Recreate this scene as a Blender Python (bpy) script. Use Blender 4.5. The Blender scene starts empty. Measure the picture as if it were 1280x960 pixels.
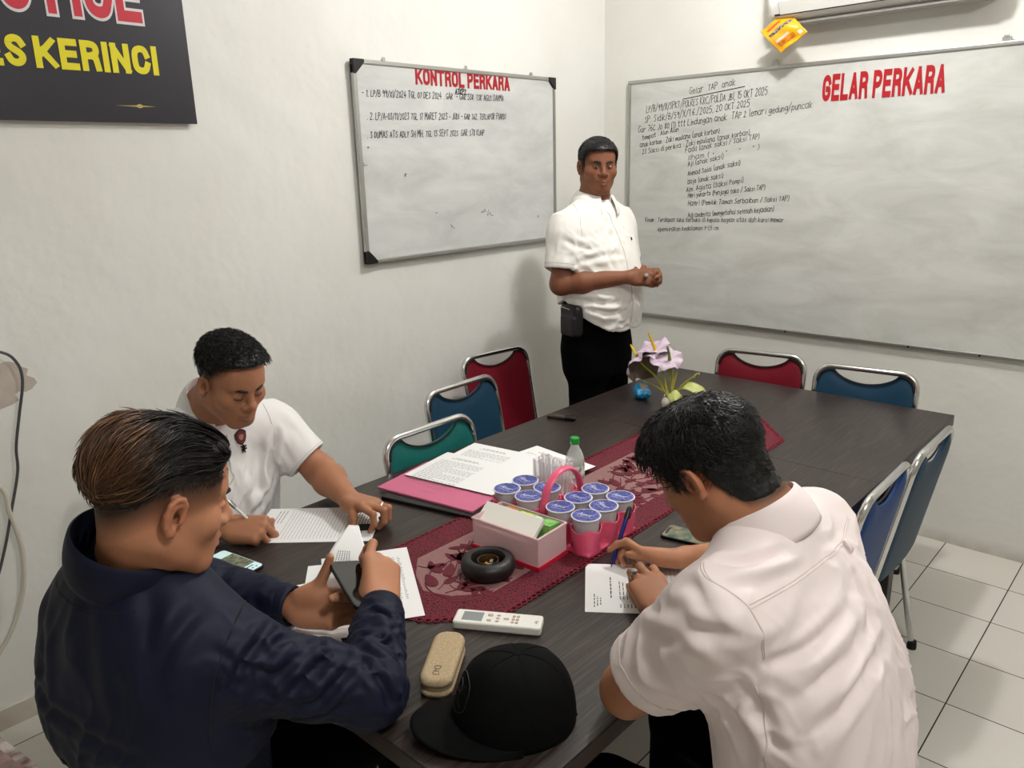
import bpy, bmesh, math, random
import numpy as np
from mathutils import Vector, Matrix
rnd = random.Random(7)
S = bpy.context.scene
COL = S.collection
V = Vector
PI = math.pi

# ---------------------------------------------------------------- objects
def link(name, me, mats=None, parent=None, smooth=True):
    o = bpy.data.objects.new(name, me)
    COL.objects.link(o)
    if mats is not None:
        for m in (mats if isinstance(mats, (list, tuple)) else [mats]):
            me.materials.append(m)
    if smooth and len(me.polygons):
        me.polygons.foreach_set('use_smooth', [True] * len(me.polygons))
    if parent is not None:
        o.parent = parent
    return o

def tag(o, label=None, cat=None, group=None, kind=None):
    if label: o['label'] = label
    if cat: o['category'] = cat
    if group: o['group'] = group
    if kind: o['kind'] = kind
    return o

def empty(name, loc=(0, 0, 0), rz=0.0, label=None, cat=None, group=None):
    o = bpy.data.objects.new(name, None)
    o.empty_display_size = 0.05
    COL.objects.link(o)
    o.location = loc
    o.rotation_euler = (0, 0, rz)
    return tag(o, label, cat, group)

def copy_tree(o, parent=None):
    c = o.copy(); COL.objects.link(c)
    if parent is not None: c.parent = parent
    for ch in [x for x in bpy.data.objects if x.parent == o]:
        copy_tree(ch, c)
    return c

# ---------------------------------------------------------------- mesh builder
class MB:
    """collects shapes that become ONE mesh"""
    def __init__(self): self.v = []; self.f = []; self.mi = []; self.uv = None
    def add(self, vs, fs, m=0):
        b = len(self.v)
        self.v += [tuple(map(float, x)) for x in vs]
        self.f += [tuple(b + i for i in f) for f in fs]
        self.mi += [m] * len(fs)
        return self
    def box(self, c, s, rot=None, m=0):
        x, y, z = [k / 2 for k in s]
        p = [V(q) for q in ((-x,-y,-z),(x,-y,-z),(x,y,-z),(-x,y,-z),(-x,-y,z),(x,-y,z),(x,y,z),(-x,y,z))]
        if rot is not None: p = [rot @ q for q in p]
        c = V(c)
        return self.add([q + c for q in p], [(3,2,1,0),(4,5,6,7),(0,1,5,4),(1,2,6,5),(2,3,7,6),(3,0,4,7)], m)
    def tube(self, pts, r, n=10, m=0, closed=False, caps=True):
        pts = [V(p) for p in pts]; N = len(pts)
        rs = r if isinstance(r, (list, tuple)) else [r] * N
        tang = []
        for i in range(N):
            a = pts[(i - 1) % N] if (closed or i > 0) else pts[i]
            b = pts[(i + 1) % N] if (closed or i < N - 1) else pts[i]
            t = (b - a); tang.append(t.normalized() if t.length > 1e-9 else V((0, 0, 1)))
        t0 = tang[0]
        u = t0.cross(V((0, 0, 1)))
        if u.length < 1e-3: u = t0.cross(V((1, 0, 0)))
        u.normalize()
        vs = []
        for i in range(N):
            t = tang[i]
            u = (u - t * u.dot(t))
            if u.length < 1e-6: u = t.orthogonal()
            u.normalize(); w = t.cross(u)
            for k in range(n):
                a = 2 * PI * k / n
                vs.append(pts[i] + (u * math.cos(a) + w * math.sin(a)) * rs[i])
        fs = []
        for i in range(N if closed else N - 1):
            j = (i + 1) % N
            for k in range(n):
                l = (k + 1) % n
                fs.append((i*n+k, i*n+l, j*n+l, j*n+k))
        if caps and not closed:
            fs.append(tuple(range(n - 1, -1, -1))); fs.append(tuple((N-1)*n + k for k in range(n)))
        return self.add(vs, fs, m)
    def lathe(self, prof, c=(0, 0, 0), n=32, m=0, sx=1.0, sy=1.0, rot=None):
        """prof: list of (r, z) bottom/inside -> outside; r=0 closes"""
        c = V(c); vs = []; idx = []
        for r, z in prof:
            if r < 1e-6:
                idx.append([len(vs)]); vs.append(V((0, 0, z)))
            else:
                idx.append(list(range(len(vs), len(vs) + n)))
                for k in range(n):
                    a = 2 * PI * k / n
                    vs.append(V((r * math.cos(a) * sx, r * math.sin(a) * sy, z)))
        fs = []
        for i in range(len(prof) - 1):
            A, B = idx[i], idx[i + 1]
            for k in range(n):
                l = (k + 1) % n
                if len(A) == 1 and len(B) == 1: continue
                if len(A) == 1: fs.append((A[0], B[l], B[k]))
                elif len(B) == 1: fs.append((A[k], A[l], B[0]))
                else: fs.append((A[k], A[l], B[l], B[k]))
        if rot is not None: vs = [rot @ q for q in vs]
        return self.add([q + c for q in vs], fs, m)
    def prism(self, poly, z0, z1, m=0, mat=None):
        """2D polygon extruded from z0 to z1; mat: Matrix to place"""
        n = len(poly)
        vs = [V((p[0], p[1], z0)) for p in poly] + [V((p[0], p[1], z1)) for p in poly]
        fs = [tuple(range(n - 1, -1, -1)), tuple(range(n, 2 * n))]
        for k in range(n):
            l = (k + 1) % n
            fs.append((k, l, n + l, n + k))
        if mat is not None: vs = [mat @ q for q in vs]
        return self.add(vs, fs, m)
    def grid(self, nu, nv, fn, m=0, flip=False):
        vs = [fn(i / nu, j / nv) for j in range(nv + 1) for i in range(nu + 1)]
        fs = []
        for j in range(nv):
            for i in range(nu):
                a = j * (nu + 1) + i
                q = (a, a + 1, a + nu + 2, a + nu + 1)
                fs.append(q[::-1] if flip else q)
        return self.add(vs, fs, m)
    def mesh(self, name):
        me = bpy.data.meshes.new(name)
        me.from_pydata(self.v, [], self.f)
        me.polygons.foreach_set('material_index', self.mi)
        me.update()
        return me
    def build(self, name, mats, parent=None, smooth=True, bevel=0, seg=2, angle=35, fix=True, sub=0, solid=0, weld=False):
        me = self.mesh(name)
        if fix or weld:
            bm = bmesh.new(); bm.from_mesh(me)
            if weld: bmesh.ops.remove_doubles(bm, verts=bm.verts, dist=1e-5)
            if fix: bmesh.ops.recalc_face_normals(bm, faces=bm.faces)
            bm.to_mesh(me); bm.free()
        o = link(name, me, mats, parent, smooth)
        if solid:
            md = o.modifiers.new('solid', 'SOLIDIFY'); md.thickness = solid; md.offset = 0
        if sub:
            md = o.modifiers.new('sub', 'SUBSURF'); md.levels = sub; md.render_levels = sub
        if bevel:
            md = o.modifiers.new('bevel', 'BEVEL'); md.width = bevel; md.segments = seg
            md.limit_method = 'ANGLE'; md.angle_limit = math.radians(angle)
        if smooth:
            try: me.set_sharp_from_angle(angle=math.radians(40))
            except Exception: pass
        return o

def rrect(w, h, r, n=5):
    out = []
    for cx, cy, a0 in ((w/2-r, h/2-r, 0), (-w/2+r, h/2-r, 90), (-w/2+r, -h/2+r, 180), (w/2-r, -h/2+r, 270)):
        for k in range(n + 1):
            a = math.radians(a0 + 90 * k / n)
            out.append((cx + r * math.cos(a), cy + r * math.sin(a)))
    return out

def bez(p0, p1, p2, p3, n=12):
    p0, p1, p2, p3 = map(V, (p0, p1, p2, p3))
    return [p0*(1-t)**3 + p1*3*t*(1-t)**2 + p2*3*t*t*(1-t) + p3*t**3 for t in [i/n for i in range(n+1)]]

def smoothline(pts, n=8):
    """Catmull-Rom through the points"""
    pts = [V(p) for p in pts]; P = [pts[0]] + pts + [pts[-1]]; out = []
    for i in range(1, len(P) - 2):
        a, b, c, d = P[i-1], P[i], P[i+1], P[i+2]
        for k in range(n):
            t = k / n
            out.append(0.5*((2*b) + (c-a)*t + (2*a-5*b+4*c-d)*t*t + (3*b-a-3*c+d)*t**3))
    out.append(pts[-1]); return out

def frame(x, y, z, o=(0, 0, 0)):
    M = Matrix.Identity(4)
    for i, a in enumerate((x, y, z)):
        for k in range(3): M[k][i] = a[k]
    for k in range(3): M[k][3] = o[k]
    return M

# ---------------------------------------------------------------- materials
MATS = {}
def lin(c):
    if isinstance(c, str):
        c = c.lstrip('#'); c = [int(c[i:i+2], 16) / 255 for i in (0, 2, 4)]
        c = [x / 12.92 if x <= .04045 else ((x + .055) / 1.055) ** 2.4 for x in c]
    return (c[0], c[1], c[2], 1)

def mat(name, col, rough=.5, metal=0, spec=.5, trans=0, ior=1.45, alpha=1, emit=0, coat=0, bump=None, var=None, sheen=0):
    """bump: (scale, strength, distance) noise bump; var: (scale, amount, colour2) colour variation"""
    m = bpy.data.materials.new(name); m.use_nodes = True
    nt = m.node_tree; b = nt.nodes['Principled BSDF']
    b.inputs['Base Color'].default_value = lin(col)
    b.inputs['Roughness'].default_value = rough
    b.inputs['Metallic'].default_value = metal
    b.inputs['Specular IOR Level'].default_value = spec
    b.inputs['Transmission Weight'].default_value = trans
    b.inputs['IOR'].default_value = ior
    b.inputs['Alpha'].default_value = alpha
    b.inputs['Coat Weight'].default_value = coat
    if sheen: b.inputs['Sheen Weight'].default_value = sheen
    if emit:
        b.inputs['Emission Color'].default_value = lin(col); b.inputs['Emission Strength'].default_value = emit
    tc = nt.nodes.new('ShaderNodeTexCoord')
    if var:
        n = nt.nodes.new('ShaderNodeTexNoise'); n.inputs['Scale'].default_value = var[0]; n.inputs['Detail'].default_value = 6
        nt.links.new(tc.outputs['Object'], n.inputs['Vector'])
        r = nt.nodes.new('ShaderNodeValToRGB')
        r.color_ramp.elements[0].position = .5 - var[1] / 2; r.color_ramp.elements[1].position = .5 + var[1] / 2
        r.color_ramp.elements[0].color = lin(col); r.color_ramp.elements[1].color = lin(var[2])
        nt.links.new(n.outputs['Fac'], r.inputs['Fac']); nt.links.new(r.outputs['Color'], b.inputs['Base Color'])
    if bump:
        n = nt.nodes.new('ShaderNodeTexNoise'); n.inputs['Scale'].default_value = bump[0]; n.inputs['Detail'].default_value = 5
        nt.links.new(tc.outputs['Object'], n.inputs['Vector'])
        bp = nt.nodes.new('ShaderNodeBump'); bp.inputs['Strength'].default_value = bump[1]; bp.inputs['Distance'].default_value = bump[2]
        nt.links.new(n.outputs['Fac'], bp.inputs['Height']); nt.links.new(bp.outputs['Normal'], b.inputs['Normal'])
    MATS[name] = m
    return m

def vcol_mat(name, rough=.5, spec=.4, bump=None, sheen=0):
    m = mat(name, (.5, .5, .5), rough, spec=spec, bump=bump, sheen=sheen)
    nt = m.node_tree; a = nt.nodes.new('ShaderNodeVertexColor'); a.layer_name = 'tone'
    nt.links.new(a.outputs['Color'], nt.nodes['Principled BSDF'].inputs['Base Color'])
    return m

# ---------------------------------------------------------------- lettering
def text_mesh(txt, size, offset=0.0, extrude=0.0005, spacing=1.0, shear=0.0):
    cu = bpy.data.curves.new('t', 'FONT'); cu.body = txt; cu.size = size; cu.offset = offset
    cu.extrude = extrude; cu.space_character = spacing; cu.shear = shear; cu.resolution_u = 4
    o = bpy.data.objects.new('t', cu); COL.objects.link(o)
    bpy.context.view_layer.update()
    me = bpy.data.meshes.new_from_object(o.evaluated_get(bpy.context.evaluated_depsgraph_get()))
    bpy.data.objects.remove(o); bpy.data.curves.remove(cu)
    return me

def put_text(name, txt, M, w, h, material, parent=None, offset=0.0, depth=.001, spacing=1.0):
    """text fitted into w x h with its lower-left at the origin of M (x along the line, y up, z out)"""
    me = text_mesh(txt, 1.0, offset, .5, spacing)
    n = len(me.vertices); co = np.zeros(n * 3); me.vertices.foreach_get('co', co); co = co.reshape(-1, 3)
    lo, hi = co.min(0), co.max(0)
    co[:, 0] = (co[:, 0] - lo[0]) / (hi[0] - lo[0]) * w
    co[:, 1] = (co[:, 1] - lo[1]) / (hi[1] - lo[1]) * h
    co[:, 2] = (co[:, 2] > 0) * depth
    A = np.array(M); co = co @ A[:3, :3].T + A[:3, 3]
    me.vertices.foreach_set('co', co.ravel()); me.update()
    return link(name, me, material, parent, smooth=False)

# single-stroke hand lettering on a 4 x 6 cell (descenders to -2)
HF = {
'a':('3,4 1,4 0,2.5 0,1 1,0 2,0 3,1.5','3,4 3,0.6 3.6,0'),'b':('0,6 0,0','0,3 1.5,4 3,3 3,1 1.5,0 0,.8'),'c':('3,3.4 2,4 .6,3.4 0,2 .6,.5 2,0 3,.6',),
'd':('3,6 3,0','3,3 1.5,4 0,3 0,1 1.5,0 3,.8'),'e':('0,2.2 3,2.4 2.6,3.7 1.4,4 .3,3 0,1.5 1,0 2.2,0 3,.7',),'f':('3,5.6 2,6 1.3,5 1.3,-1','0,3.6 2.6,3.8'),
'g':('3,4 1,4 0,2.6 .8,1 2.2,1.2 3,3','3,4 3,-1 1.8,-2 .3,-1.4'),'h':('0,6 0,0','0,2.6 1.4,4 2.7,3.2 2.8,0'),'i':('.8,4 .8,0','.8,5.4 .9,5.7'),
'j':('1.6,4 1.5,-1.2 .4,-2','1.6,5.4 1.7,5.7'),'k':('0,6 0,0','2.6,4 0,1.8 2.8,0'),'l':('.6,6 .5,.6 1.2,0',),'m':('0,4 0,0','0,3 1,4 1.7,3.2 1.7,0','1.7,3 2.7,4 3.5,3.2 3.6,0'),
'n':('0,4 0,0','0,2.8 1.3,4 2.5,3.3 2.7,0'),'o':('1.6,4 .3,3.3 0,1.6 1.2,0 2.6,.7 3,2.6 1.6,4',),'p':('0,4 -.2,-2','0,3.2 1.5,4 2.9,2.9 2.6,1 1.2,.2 0,1'),
'q':('3,4 1,4 0,2.5 1,.6 2.4,1 3,3','3,4 3,-2'),'r':('0,4 0,0','0,2.4 1,3.8 2.4,3.8'),'s':('2.8,3.5 1.4,4 .3,3 2.4,1.4 1.8,.2 0,.4',),'t':('1.2,5.8 1.1,.6 2,0 2.6,.4','0,4 2.6,4.1'),
'u':('0,4 .1,1 1,0 2.4,1','2.6,4 2.6,0'),'v':('0,4 1.3,0 2.8,4',),'w':('0,4 .8,0 1.8,3 2.7,0 3.6,4',),'x':('0,4 2.7,0','2.7,4 0,0'),'y':('0,4 1.3,.8','2.9,4 .6,-2'),'z':('0,4 2.6,4 0,0 2.8,0',),
'A':('0,0 1.6,6 3.2,0','.6,2 2.7,2'),'B':('0,0 0,6 2.2,5.6 2.4,4 0,3.2 2.8,2.6 2.7,.6 0,0',),'C':('3,5 1.8,6 .3,4.6 0,2 1,.2 2.6,.2 3.1,1',),'D':('0,0 0,6 2.2,5.4 3,3 2.2,.7 0,0',),
'E':('3,6 0,6 0,0 3,0','0,3.2 2.3,3.2'),'F':('3,6 0,6 0,0','0,3.2 2.3,3.2'),'G':('3,5.2 1.6,6 .2,4.4 0,1.8 1.2,0 2.8,.6 3,2.6 1.8,2.6',),'H':('0,6 0,0','3,6 3,0','0,3 3,3'),'I':('.8,6 .8,0',),
'J':('2.4,6 2.3,1 1.2,0 0,1',),'K':('0,6 0,0','3,6 0,2.8 3,0'),'L':('0,6 0,0 2.8,.1',),'M':('0,0 .3,6 1.8,2.4 3.3,6 3.6,0',),'N':('0,0 0,6 3,0 3,6',),'O':('1.6,6 .2,4.5 .1,1.5 1.6,0 3.1,1.6 3,4.6 1.6,6',),
'P':('0,0 0,6 2.4,5.6 2.8,3.8 0,2.8',),'R':('0,0 0,6 2.4,5.4 2.5,3.8 0,3 2.9,0',),'S':('3,5.2 1.6,6 .3,4.8 2.6,2.2 1.8,.2 0,.8',),'T':('0,6 3.4,6','1.7,6 1.6,0'),'U':('0,6 .1,1.2 1.5,0 2.9,1.2 3,6',),
'V':('0,6 1.5,0 3,6',),'X':('0,6 3,0','3,6 0,0'),'Y':('0,6 1.5,3 3,6','1.5,3 1.4,0'),'Z':('0,6 3,6 0,0 3,0',),
'0':('1.5,6 .2,4.5 .2,1.4 1.5,0 2.8,1.5 2.8,4.5 1.5,6',),'1':('.4,4.8 1.3,6 1.2,0',),'2':('.1,4.8 1.4,6 2.7,4.6 0,0 2.9,.2',),'3':('.2,5.6 2.6,5.8 1.1,3.5 2.8,2.2 1.8,.1 0,.6',),'4':('1.8,6 0,2.2 3,2.3','2.2,4 2.1,0'),
'5':('2.8,6 .5,6 .3,3.6 2.4,3.6 2.7,1.4 1.4,0 0,.6',),'6':('2.4,6 .5,3.4 .2,1 1.6,0 2.7,1.6 1.4,3 .4,2',),'7':('0,6 2.8,6 1,0',),'8':('2.6,5.2 1.4,6 .3,4.8 2.6,1.6 1.4,0 .2,1.3 2.6,4.4 2.6,5.2',),'9':('2.6,4.6 1.2,6 .2,4.2 1.6,3.2 2.7,5 2.2,0',),
'/':('0,-.6 2.6,6.6',),'(':('1.4,6.6 .4,4.4 .4,1.6 1.4,-.8',),')':('.2,6.6 1.2,4.4 1.2,1.6 .2,-.8',),'.':('.5,0 .8,.2',),',':('.7,.2 .3,-1',),':':('.6,3.2 .8,3.4','.6,.6 .8,.8'),'-':('.2,2.8 2.6,2.9',),"'":('.6,4 .4,3','1.4,4 1.2,3'),
}
def handwrite(mb, txt, M, h, w=None, lw=.0035, jit=.25, slant=.15, seed=1, depth=.0006, m=0):
    """M: frame at the start of the line (x along, y up, z out of the board); h = capital height; w = full width"""
    R = random.Random(seed); segs = []; x = 0.0
    for ch in txt:
        if ch == ' ': x += 2.6; continue
        g = HF.get(ch)
        if g is None: x += 2; continue
        wmax = 0; dy = R.uniform(-jit, jit); sc = R.uniform(.85, 1.1)
        for st in g:
            pts = [tuple(map(float, q.split(','))) for q in st.split()]
            wmax = max(wmax, max(p[0] for p in pts))
            segs.append([(x + p[0]*sc + R.uniform(-jit, jit)*.5 + p[1]*slant, p[1]*sc + dy + R.uniform(-jit, jit)*.5) for p in pts])
        x += wmax * sc + 1.1
    sy = h / 6; sx = (w / x) if w else sy
    for s in segs:
        pts = [V((a * sx, b * sy, 0)) for a, b in s]
        for a, b in zip(pts[:-1], pts[1:]):
            d = b - a
            if d.length < 1e-6: continue
            d.normalize(); n = V((-d.y, d.x, 0)) * lw / 2; e = d * lw * .3
            q = [a - e - n, b + e - n, b + e + n, a - e + n]
            vs = [M @ (p + V((0, 0, depth))) for p in q]
            mb.add(vs, [(0, 1, 2, 3)], m)
# ---------------------------------------------------------------- signed-distance modelling
A3 = lambda *p: np.array(p, float)
def unit(v): v = np.asarray(v, float); return v / (np.linalg.norm(v) + 1e-12)

class Sh:
    """a shape: fn(points)->distance, bounding sphere (c, r), blend op"""
    def __init__(self, fn, c, r, k=0.0, op='add'):
        self.fn, self.c, self.r, self.k, self.op = fn, np.asarray(c, float), r, k, op

def cap(a, b, ra, rb, k=.01, op='add', sq=None, ratio=1.0):
    """tapered capsule; sq/ratio squash its section along a direction"""
    a, b = np.asarray(a, float), np.asarray(b, float); ab = b - a; L2 = ab @ ab + 1e-12
    n = unit(sq) if sq is not None else None
    def fn(P):
        q = P - a
        if n is not None:
            q = q + np.outer(q @ n, n) * (1 / ratio - 1)
        h = np.clip((q @ ab) / L2, 0, 1)
        d = np.linalg.norm(q - h[:, None] * ab, axis=1) - (ra + (rb - ra) * h)
        return d * (ratio if n is not None and ratio < 1 else 1)
    return Sh(fn, (a + b) / 2, math.sqrt(L2) / 2 + max(ra, rb), k, op)

def chain(pts, rs, k=.01, op='add', k0=None):
    out = []
    for i in range(len(pts) - 1):
        out.append(cap(pts[i], pts[i+1], rs[i], rs[i+1], (k0 if (i == 0 and k0 is not None) else k), op))
    return out

def ell(c, r, k=.01, op='add', R=None):
    c = np.asarray(c, float); r = np.asarray(r, float)
    def fn(P):
        q = P - c
        if R is not None: q = q @ R          # columns of R are the axes
        k0 = np.linalg.norm(q / r, axis=1); k1 = np.linalg.norm(q / (r * r), axis=1) + 1e-9
        return k0 * (k0 - 1) / k1
    return Sh(fn, c, r.max(), k, op)

def rbox(c, half, rad, k=.01, op='add', R=None):
    c = np.asarray(c, float); half = np.asarray(half, float)
    def fn(P):
        q = P - c
        if R is not None: q = q @ R
        q = np.abs(q) - (half - rad)
        return np.linalg.norm(np.maximum(q, 0), axis=1) + np.minimum(q.max(1), 0) - rad
    return Sh(fn, c, np.linalg.norm(half), k, op)

def prof(o, ax, ay, az, rows, k=.02, op='add', ex=2.4, pad=0.0, kz=.03):
    """a trunk: rows (z, half width, front depth, back depth, y offset) along az, faired"""
    o = np.asarray(o, float); B = np.stack([unit(ax), unit(ay), unit(az)], 1)
    T = np.array(rows, float); zs = T[:, 0]
    zz = np.linspace(zs[0], zs[-1], 80); F = np.stack([np.interp(zz, zs, T[:, i]) for i in range(1, 5)], 1)
    for _ in range(6): F[1:-1] = (F[:-2] + 2 * F[1:-1] + F[2:]) / 4
    mid = o + az * (zs[0] + zs[-1]) / 2
    rad = math.hypot((zs[-1] - zs[0]) / 2 + .05, T[:, 1:4].max() + np.abs(T[:, 4]).max())
    def fn(P):
        q = (P - o) @ B; z = q[:, 2]
        w, f, b, yo = [np.interp(z, zz, F[:, i]) for i in range(4)]
        y = q[:, 1] - yo; dep = np.where(y > 0, f, b)
        d = ((np.abs(q[:, 0]) / w) ** ex + (np.abs(y) / dep) ** ex) ** (1 / ex)
        d = (d - 1) * np.minimum(w, dep) - pad
        dz = np.maximum(zs[0] - z, z - zs[-1])
        h = np.clip(.5 + .5 * (d - dz) / kz, 0, 1)
        return dz * (1 - h) + d * h + kz * h * (1 - h)
    return Sh(fn, mid, rad, k, op)

def half(p, n, k=.004, op='int'):
    """keep the side n points away from"""
    p = np.asarray(p, float); n = unit(n)
    return Sh(lambda P: (P - p) @ n, p, 1e3, k, op)

def raw(fn, c, r, k=.01, op='add'): return Sh(fn, c, r, k, op)

def smin(a, b, k):
    if k <= 0: return np.minimum(a, b)
    h = np.maximum(k - np.abs(a - b), 0) / k
    return np.minimum(a, b) - h * h * k * .25

def evalsdf(shapes, P):
    d = np.full(len(P), 1e3)
    for s in shapes:
        if s.op == 'add': d = smin(d, s.fn(P), s.k)
        elif s.op == 'sub': d = -smin(-d, s.fn(P), s.k)
        else: d = -smin(-d, -s.fn(P), s.k)
    return d

CORN = np.array([(0,0,0),(1,0,0),(0,1,0),(1,1,0),(0,0,1),(1,0,1),(0,1,1),(1,1,1)])
EDG = [(a, b) for a in range(8) for b in range(a + 1, 8) if np.abs(CORN[a] - CORN[b]).sum() == 1]

def surface(shapes, h, slack=1.5):
    """blockwise surface nets of the smooth union: vertices, quads"""
    adds = [s for s in shapes if s.op == 'add']
    lo = np.min([s.c - s.r for s in adds], 0) - 3 * h; hi = np.max([s.c + s.r for s in adds], 0) + 3 * h
    BN = 12; bs = BN * h; hd = bs * math.sqrt(3) / 2
    nb = np.ceil((hi - lo) / bs).astype(int)
    N = nb * BN + 2
    def key(I): return (I[..., 0] * N[1] + I[..., 1]) * N[2] + I[..., 2]
    g = np.arange(BN + 1); G = np.stack(np.meshgrid(g, g, g, indexing='ij'), -1)
    vk, vp, quads = [], [], []
    for bi in range(nb[0]):
        for bj in range(nb[1]):
            for bk in range(nb[2]):
                o = np.array((bi, bj, bk)); c = lo + (o + .5) * bs
                near = []; hit = False
                for s in shapes:
                    if s.op == 'add':
                        if np.linalg.norm(c - s.c) - s.r < hd + s.k + 2 * h: near.append(s); hit = True
                    elif s.r > 500 or np.linalg.norm(c - s.c) - s.r < hd + s.k + 2 * h: near.append(s)
                if not hit: continue
                if abs(evalsdf(near, c[None])[0]) > hd * slack + .02: continue
                I = G + o * BN
                D = evalsdf(near, (lo + I.reshape(-1, 3) * h)).reshape(G.shape[:3])
                if D.min() > 0 or D.max() < 0: continue
                # cells
                sg = D < 0
                cc = [D[a:a+BN, b:b+BN, q:q+BN] for a, b, q in CORN]
                st = np.stack([x < 0 for x in cc], 0); act = st.any(0) & ~st.all(0)
                ai = np.argwhere(act)
                if len(ai) == 0: continue
                dv = np.stack([x[act] for x in cc], 1)
                acc = np.zeros((len(ai), 3)); cnt = np.zeros(len(ai))
                for a, b in EDG:
                    da, db = dv[:, a], dv[:, b]; m = (da < 0) != (db < 0)
                    t = np.where(m, da / np.where(m, da - db, 1), 0)
                    acc += np.where(m[:, None], CORN[a] + t[:, None] * (CORN[b] - CORN[a]), 0); cnt += m
                vk.append(key(ai + o * BN)); vp.append(lo + (ai + o * BN + acc / cnt[:, None]) * h)
                for ax in range(3):
                    u, w = (ax + 1) % 3, (ax + 2) % 3
                    sl0 = [slice(0, BN)] * 3; sl1 = [slice(0, BN)] * 3; sl1[ax] = slice(1, BN + 1)
                    a_, b_ = sg[tuple(sl0)], sg[tuple(sl1)]
                    e = np.argwhere(a_ != b_)
                    if len(e) == 0: continue
                    ins = a_[tuple(e.T)]
                    E0 = e + o * BN; du = np.eye(3, dtype=int)[u]; dw = np.eye(3, dtype=int)[w]
                    Q = np.stack([key(E0 - du - dw), key(E0 - dw), key(E0), key(E0 - du)], 1)
                    Q[~ins] = Q[~ins][:, ::-1]
                    quads.append(Q)
    vk = np.concatenate(vk); vp = np.concatenate(vp); Q = np.concatenate(quads)
    od = np.argsort(vk); sk = vk[od]
    pos = np.clip(np.searchsorted(sk, Q), 0, len(sk) - 1)
    ok = (sk[pos] == Q).all(1)
    F = od[pos[ok]]
    return vp, F

def vnormals(v, F):
    n = np.zeros_like(v); a = np.cross(v[F[:, 2]] - v[F[:, 0]], v[F[:, 3]] - v[F[:, 1]])
    for i in range(4): np.add.at(n, F[:, i], a)
    return n / (np.linalg.norm(n, axis=1, keepdims=True) + 1e-12)

def relax(v, F, it=2, w=.5):
    for _ in range(it):
        s = np.zeros_like(v); c = np.zeros(len(v))
        for i in range(4):
            j = F[:, (i + 1) % 4]
            np.add.at(s, F[:, i], v[j]); np.add.at(c, F[:, i], 1)
            np.add.at(s, j, v[F[:, i]]); np.add.at(c, j, 1)
        v = v + w * (s / np.maximum(c, 1)[:, None] - v)
    return v

def keep_big(v, F):
    """drop loose crumbs: keep connected pieces with at least 3% of the faces"""
    p = np.arange(len(v))
    while True:
        m = p[F].min(1); q = p.copy()
        for i in range(4): np.minimum.at(q, F[:, i], m)
        q = q[q]
        if (q == p).all(): break
        p = q
    lab = p[F[:, 0]]; u, c = np.unique(lab, return_counts=True)
    good = u[c > .03 * len(F)]
    F = F[np.isin(lab, good)]
    used = np.unique(F); mp = np.full(len(v), -1); mp[used] = np.arange(len(used))
    return v[used], mp[F]

# gradient noise
_pr = np.random.RandomState(3); _perm = _pr.permutation(512); _gr = _pr.normal(size=(512, 3)); _gr /= np.linalg.norm(_gr, axis=1, keepdims=True)
def noise3(P):
    I = np.floor(P).astype(int); f = P - I; u = f * f * f * (f * (f * 6 - 15) + 10); out = 0
    for c in CORN:
        J = I + c
        hsh = _perm[(_perm[(_perm[J[:, 0] & 511] + J[:, 1]) & 511] + J[:, 2]) & 511]
        g = (_gr[hsh] * (f - c)).sum(1)
        wt = np.prod(np.where(c, u, 1 - u), 1)
        out = out + g * wt
    return out

def folds(v, n, regs, seed=0.0):
    """cloth creases: (centre, radius, crease direction, spacing, amplitude[, stretch])"""
    d = np.zeros(len(v))
    for r in regs:
        c, R, along, sp, amp = r[:5]; st = r[5] if len(r) > 5 else 5.0
        q = v - np.asarray(c, float); rr = (q * q).sum(1) / (R * R)
        m = rr < 6
        if not m.any(): continue
        a = unit(along); p = v[m]
        al = p @ a
        w = p + .25 * sp * np.stack([noise3(p / (sp * 2.2) + 7.1), noise3(p / (sp * 2.2) + 3.3), noise3(p / (sp * 2.2) + 9.7)], 1) * 4
        perp = w - np.outer(w @ a, a)
        s = noise3((perp + np.outer(al / st, a)) / sp + seed + 11.3)
        s = 1 - np.abs(s) * 3.2           # sharp ridges
        d[m] += 1.7 * amp * np.exp(-rr[m]) * s
    return v + n * d[:, None]

def creases(v, n, lines):
    """sharp pressed-in creases along polylines: (points, width, depth); depth < 0 raises a roll instead"""
    disp = np.zeros(len(v))
    for pts, w, a in lines:
        P = np.array([tuple(p) for p in smoothline([tuple(map(float, q)) for q in pts], 5)]); c = P.mean(0); R = np.linalg.norm(P - c, axis=1).max() + 5 * w
        m = np.linalg.norm(v - c, axis=1) < R
        if not m.any(): continue
        q = v[m]; best = np.full(len(q), 1e9); tt = np.zeros(len(q)); N = len(P) - 1
        for i in range(N):
            ab = P[i+1] - P[i]; h = np.clip(((q - P[i]) @ ab) / (ab @ ab + 1e-12), 0, 1); d = np.linalg.norm(q - P[i] - h[:, None] * ab, axis=1)
            s = d < best; best[s] = d[s]; tt[s] = (i + h[s]) / N
        e = np.clip(np.sin(np.pi * np.clip(tt, .04, .96)), 0, 1) ** .6
        disp[m] += e * a * (-np.exp(-(best / w) ** 2) + .55 * np.exp(-((best - 1.9 * w) / w) ** 2))
    return v + n * disp[:, None]

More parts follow.
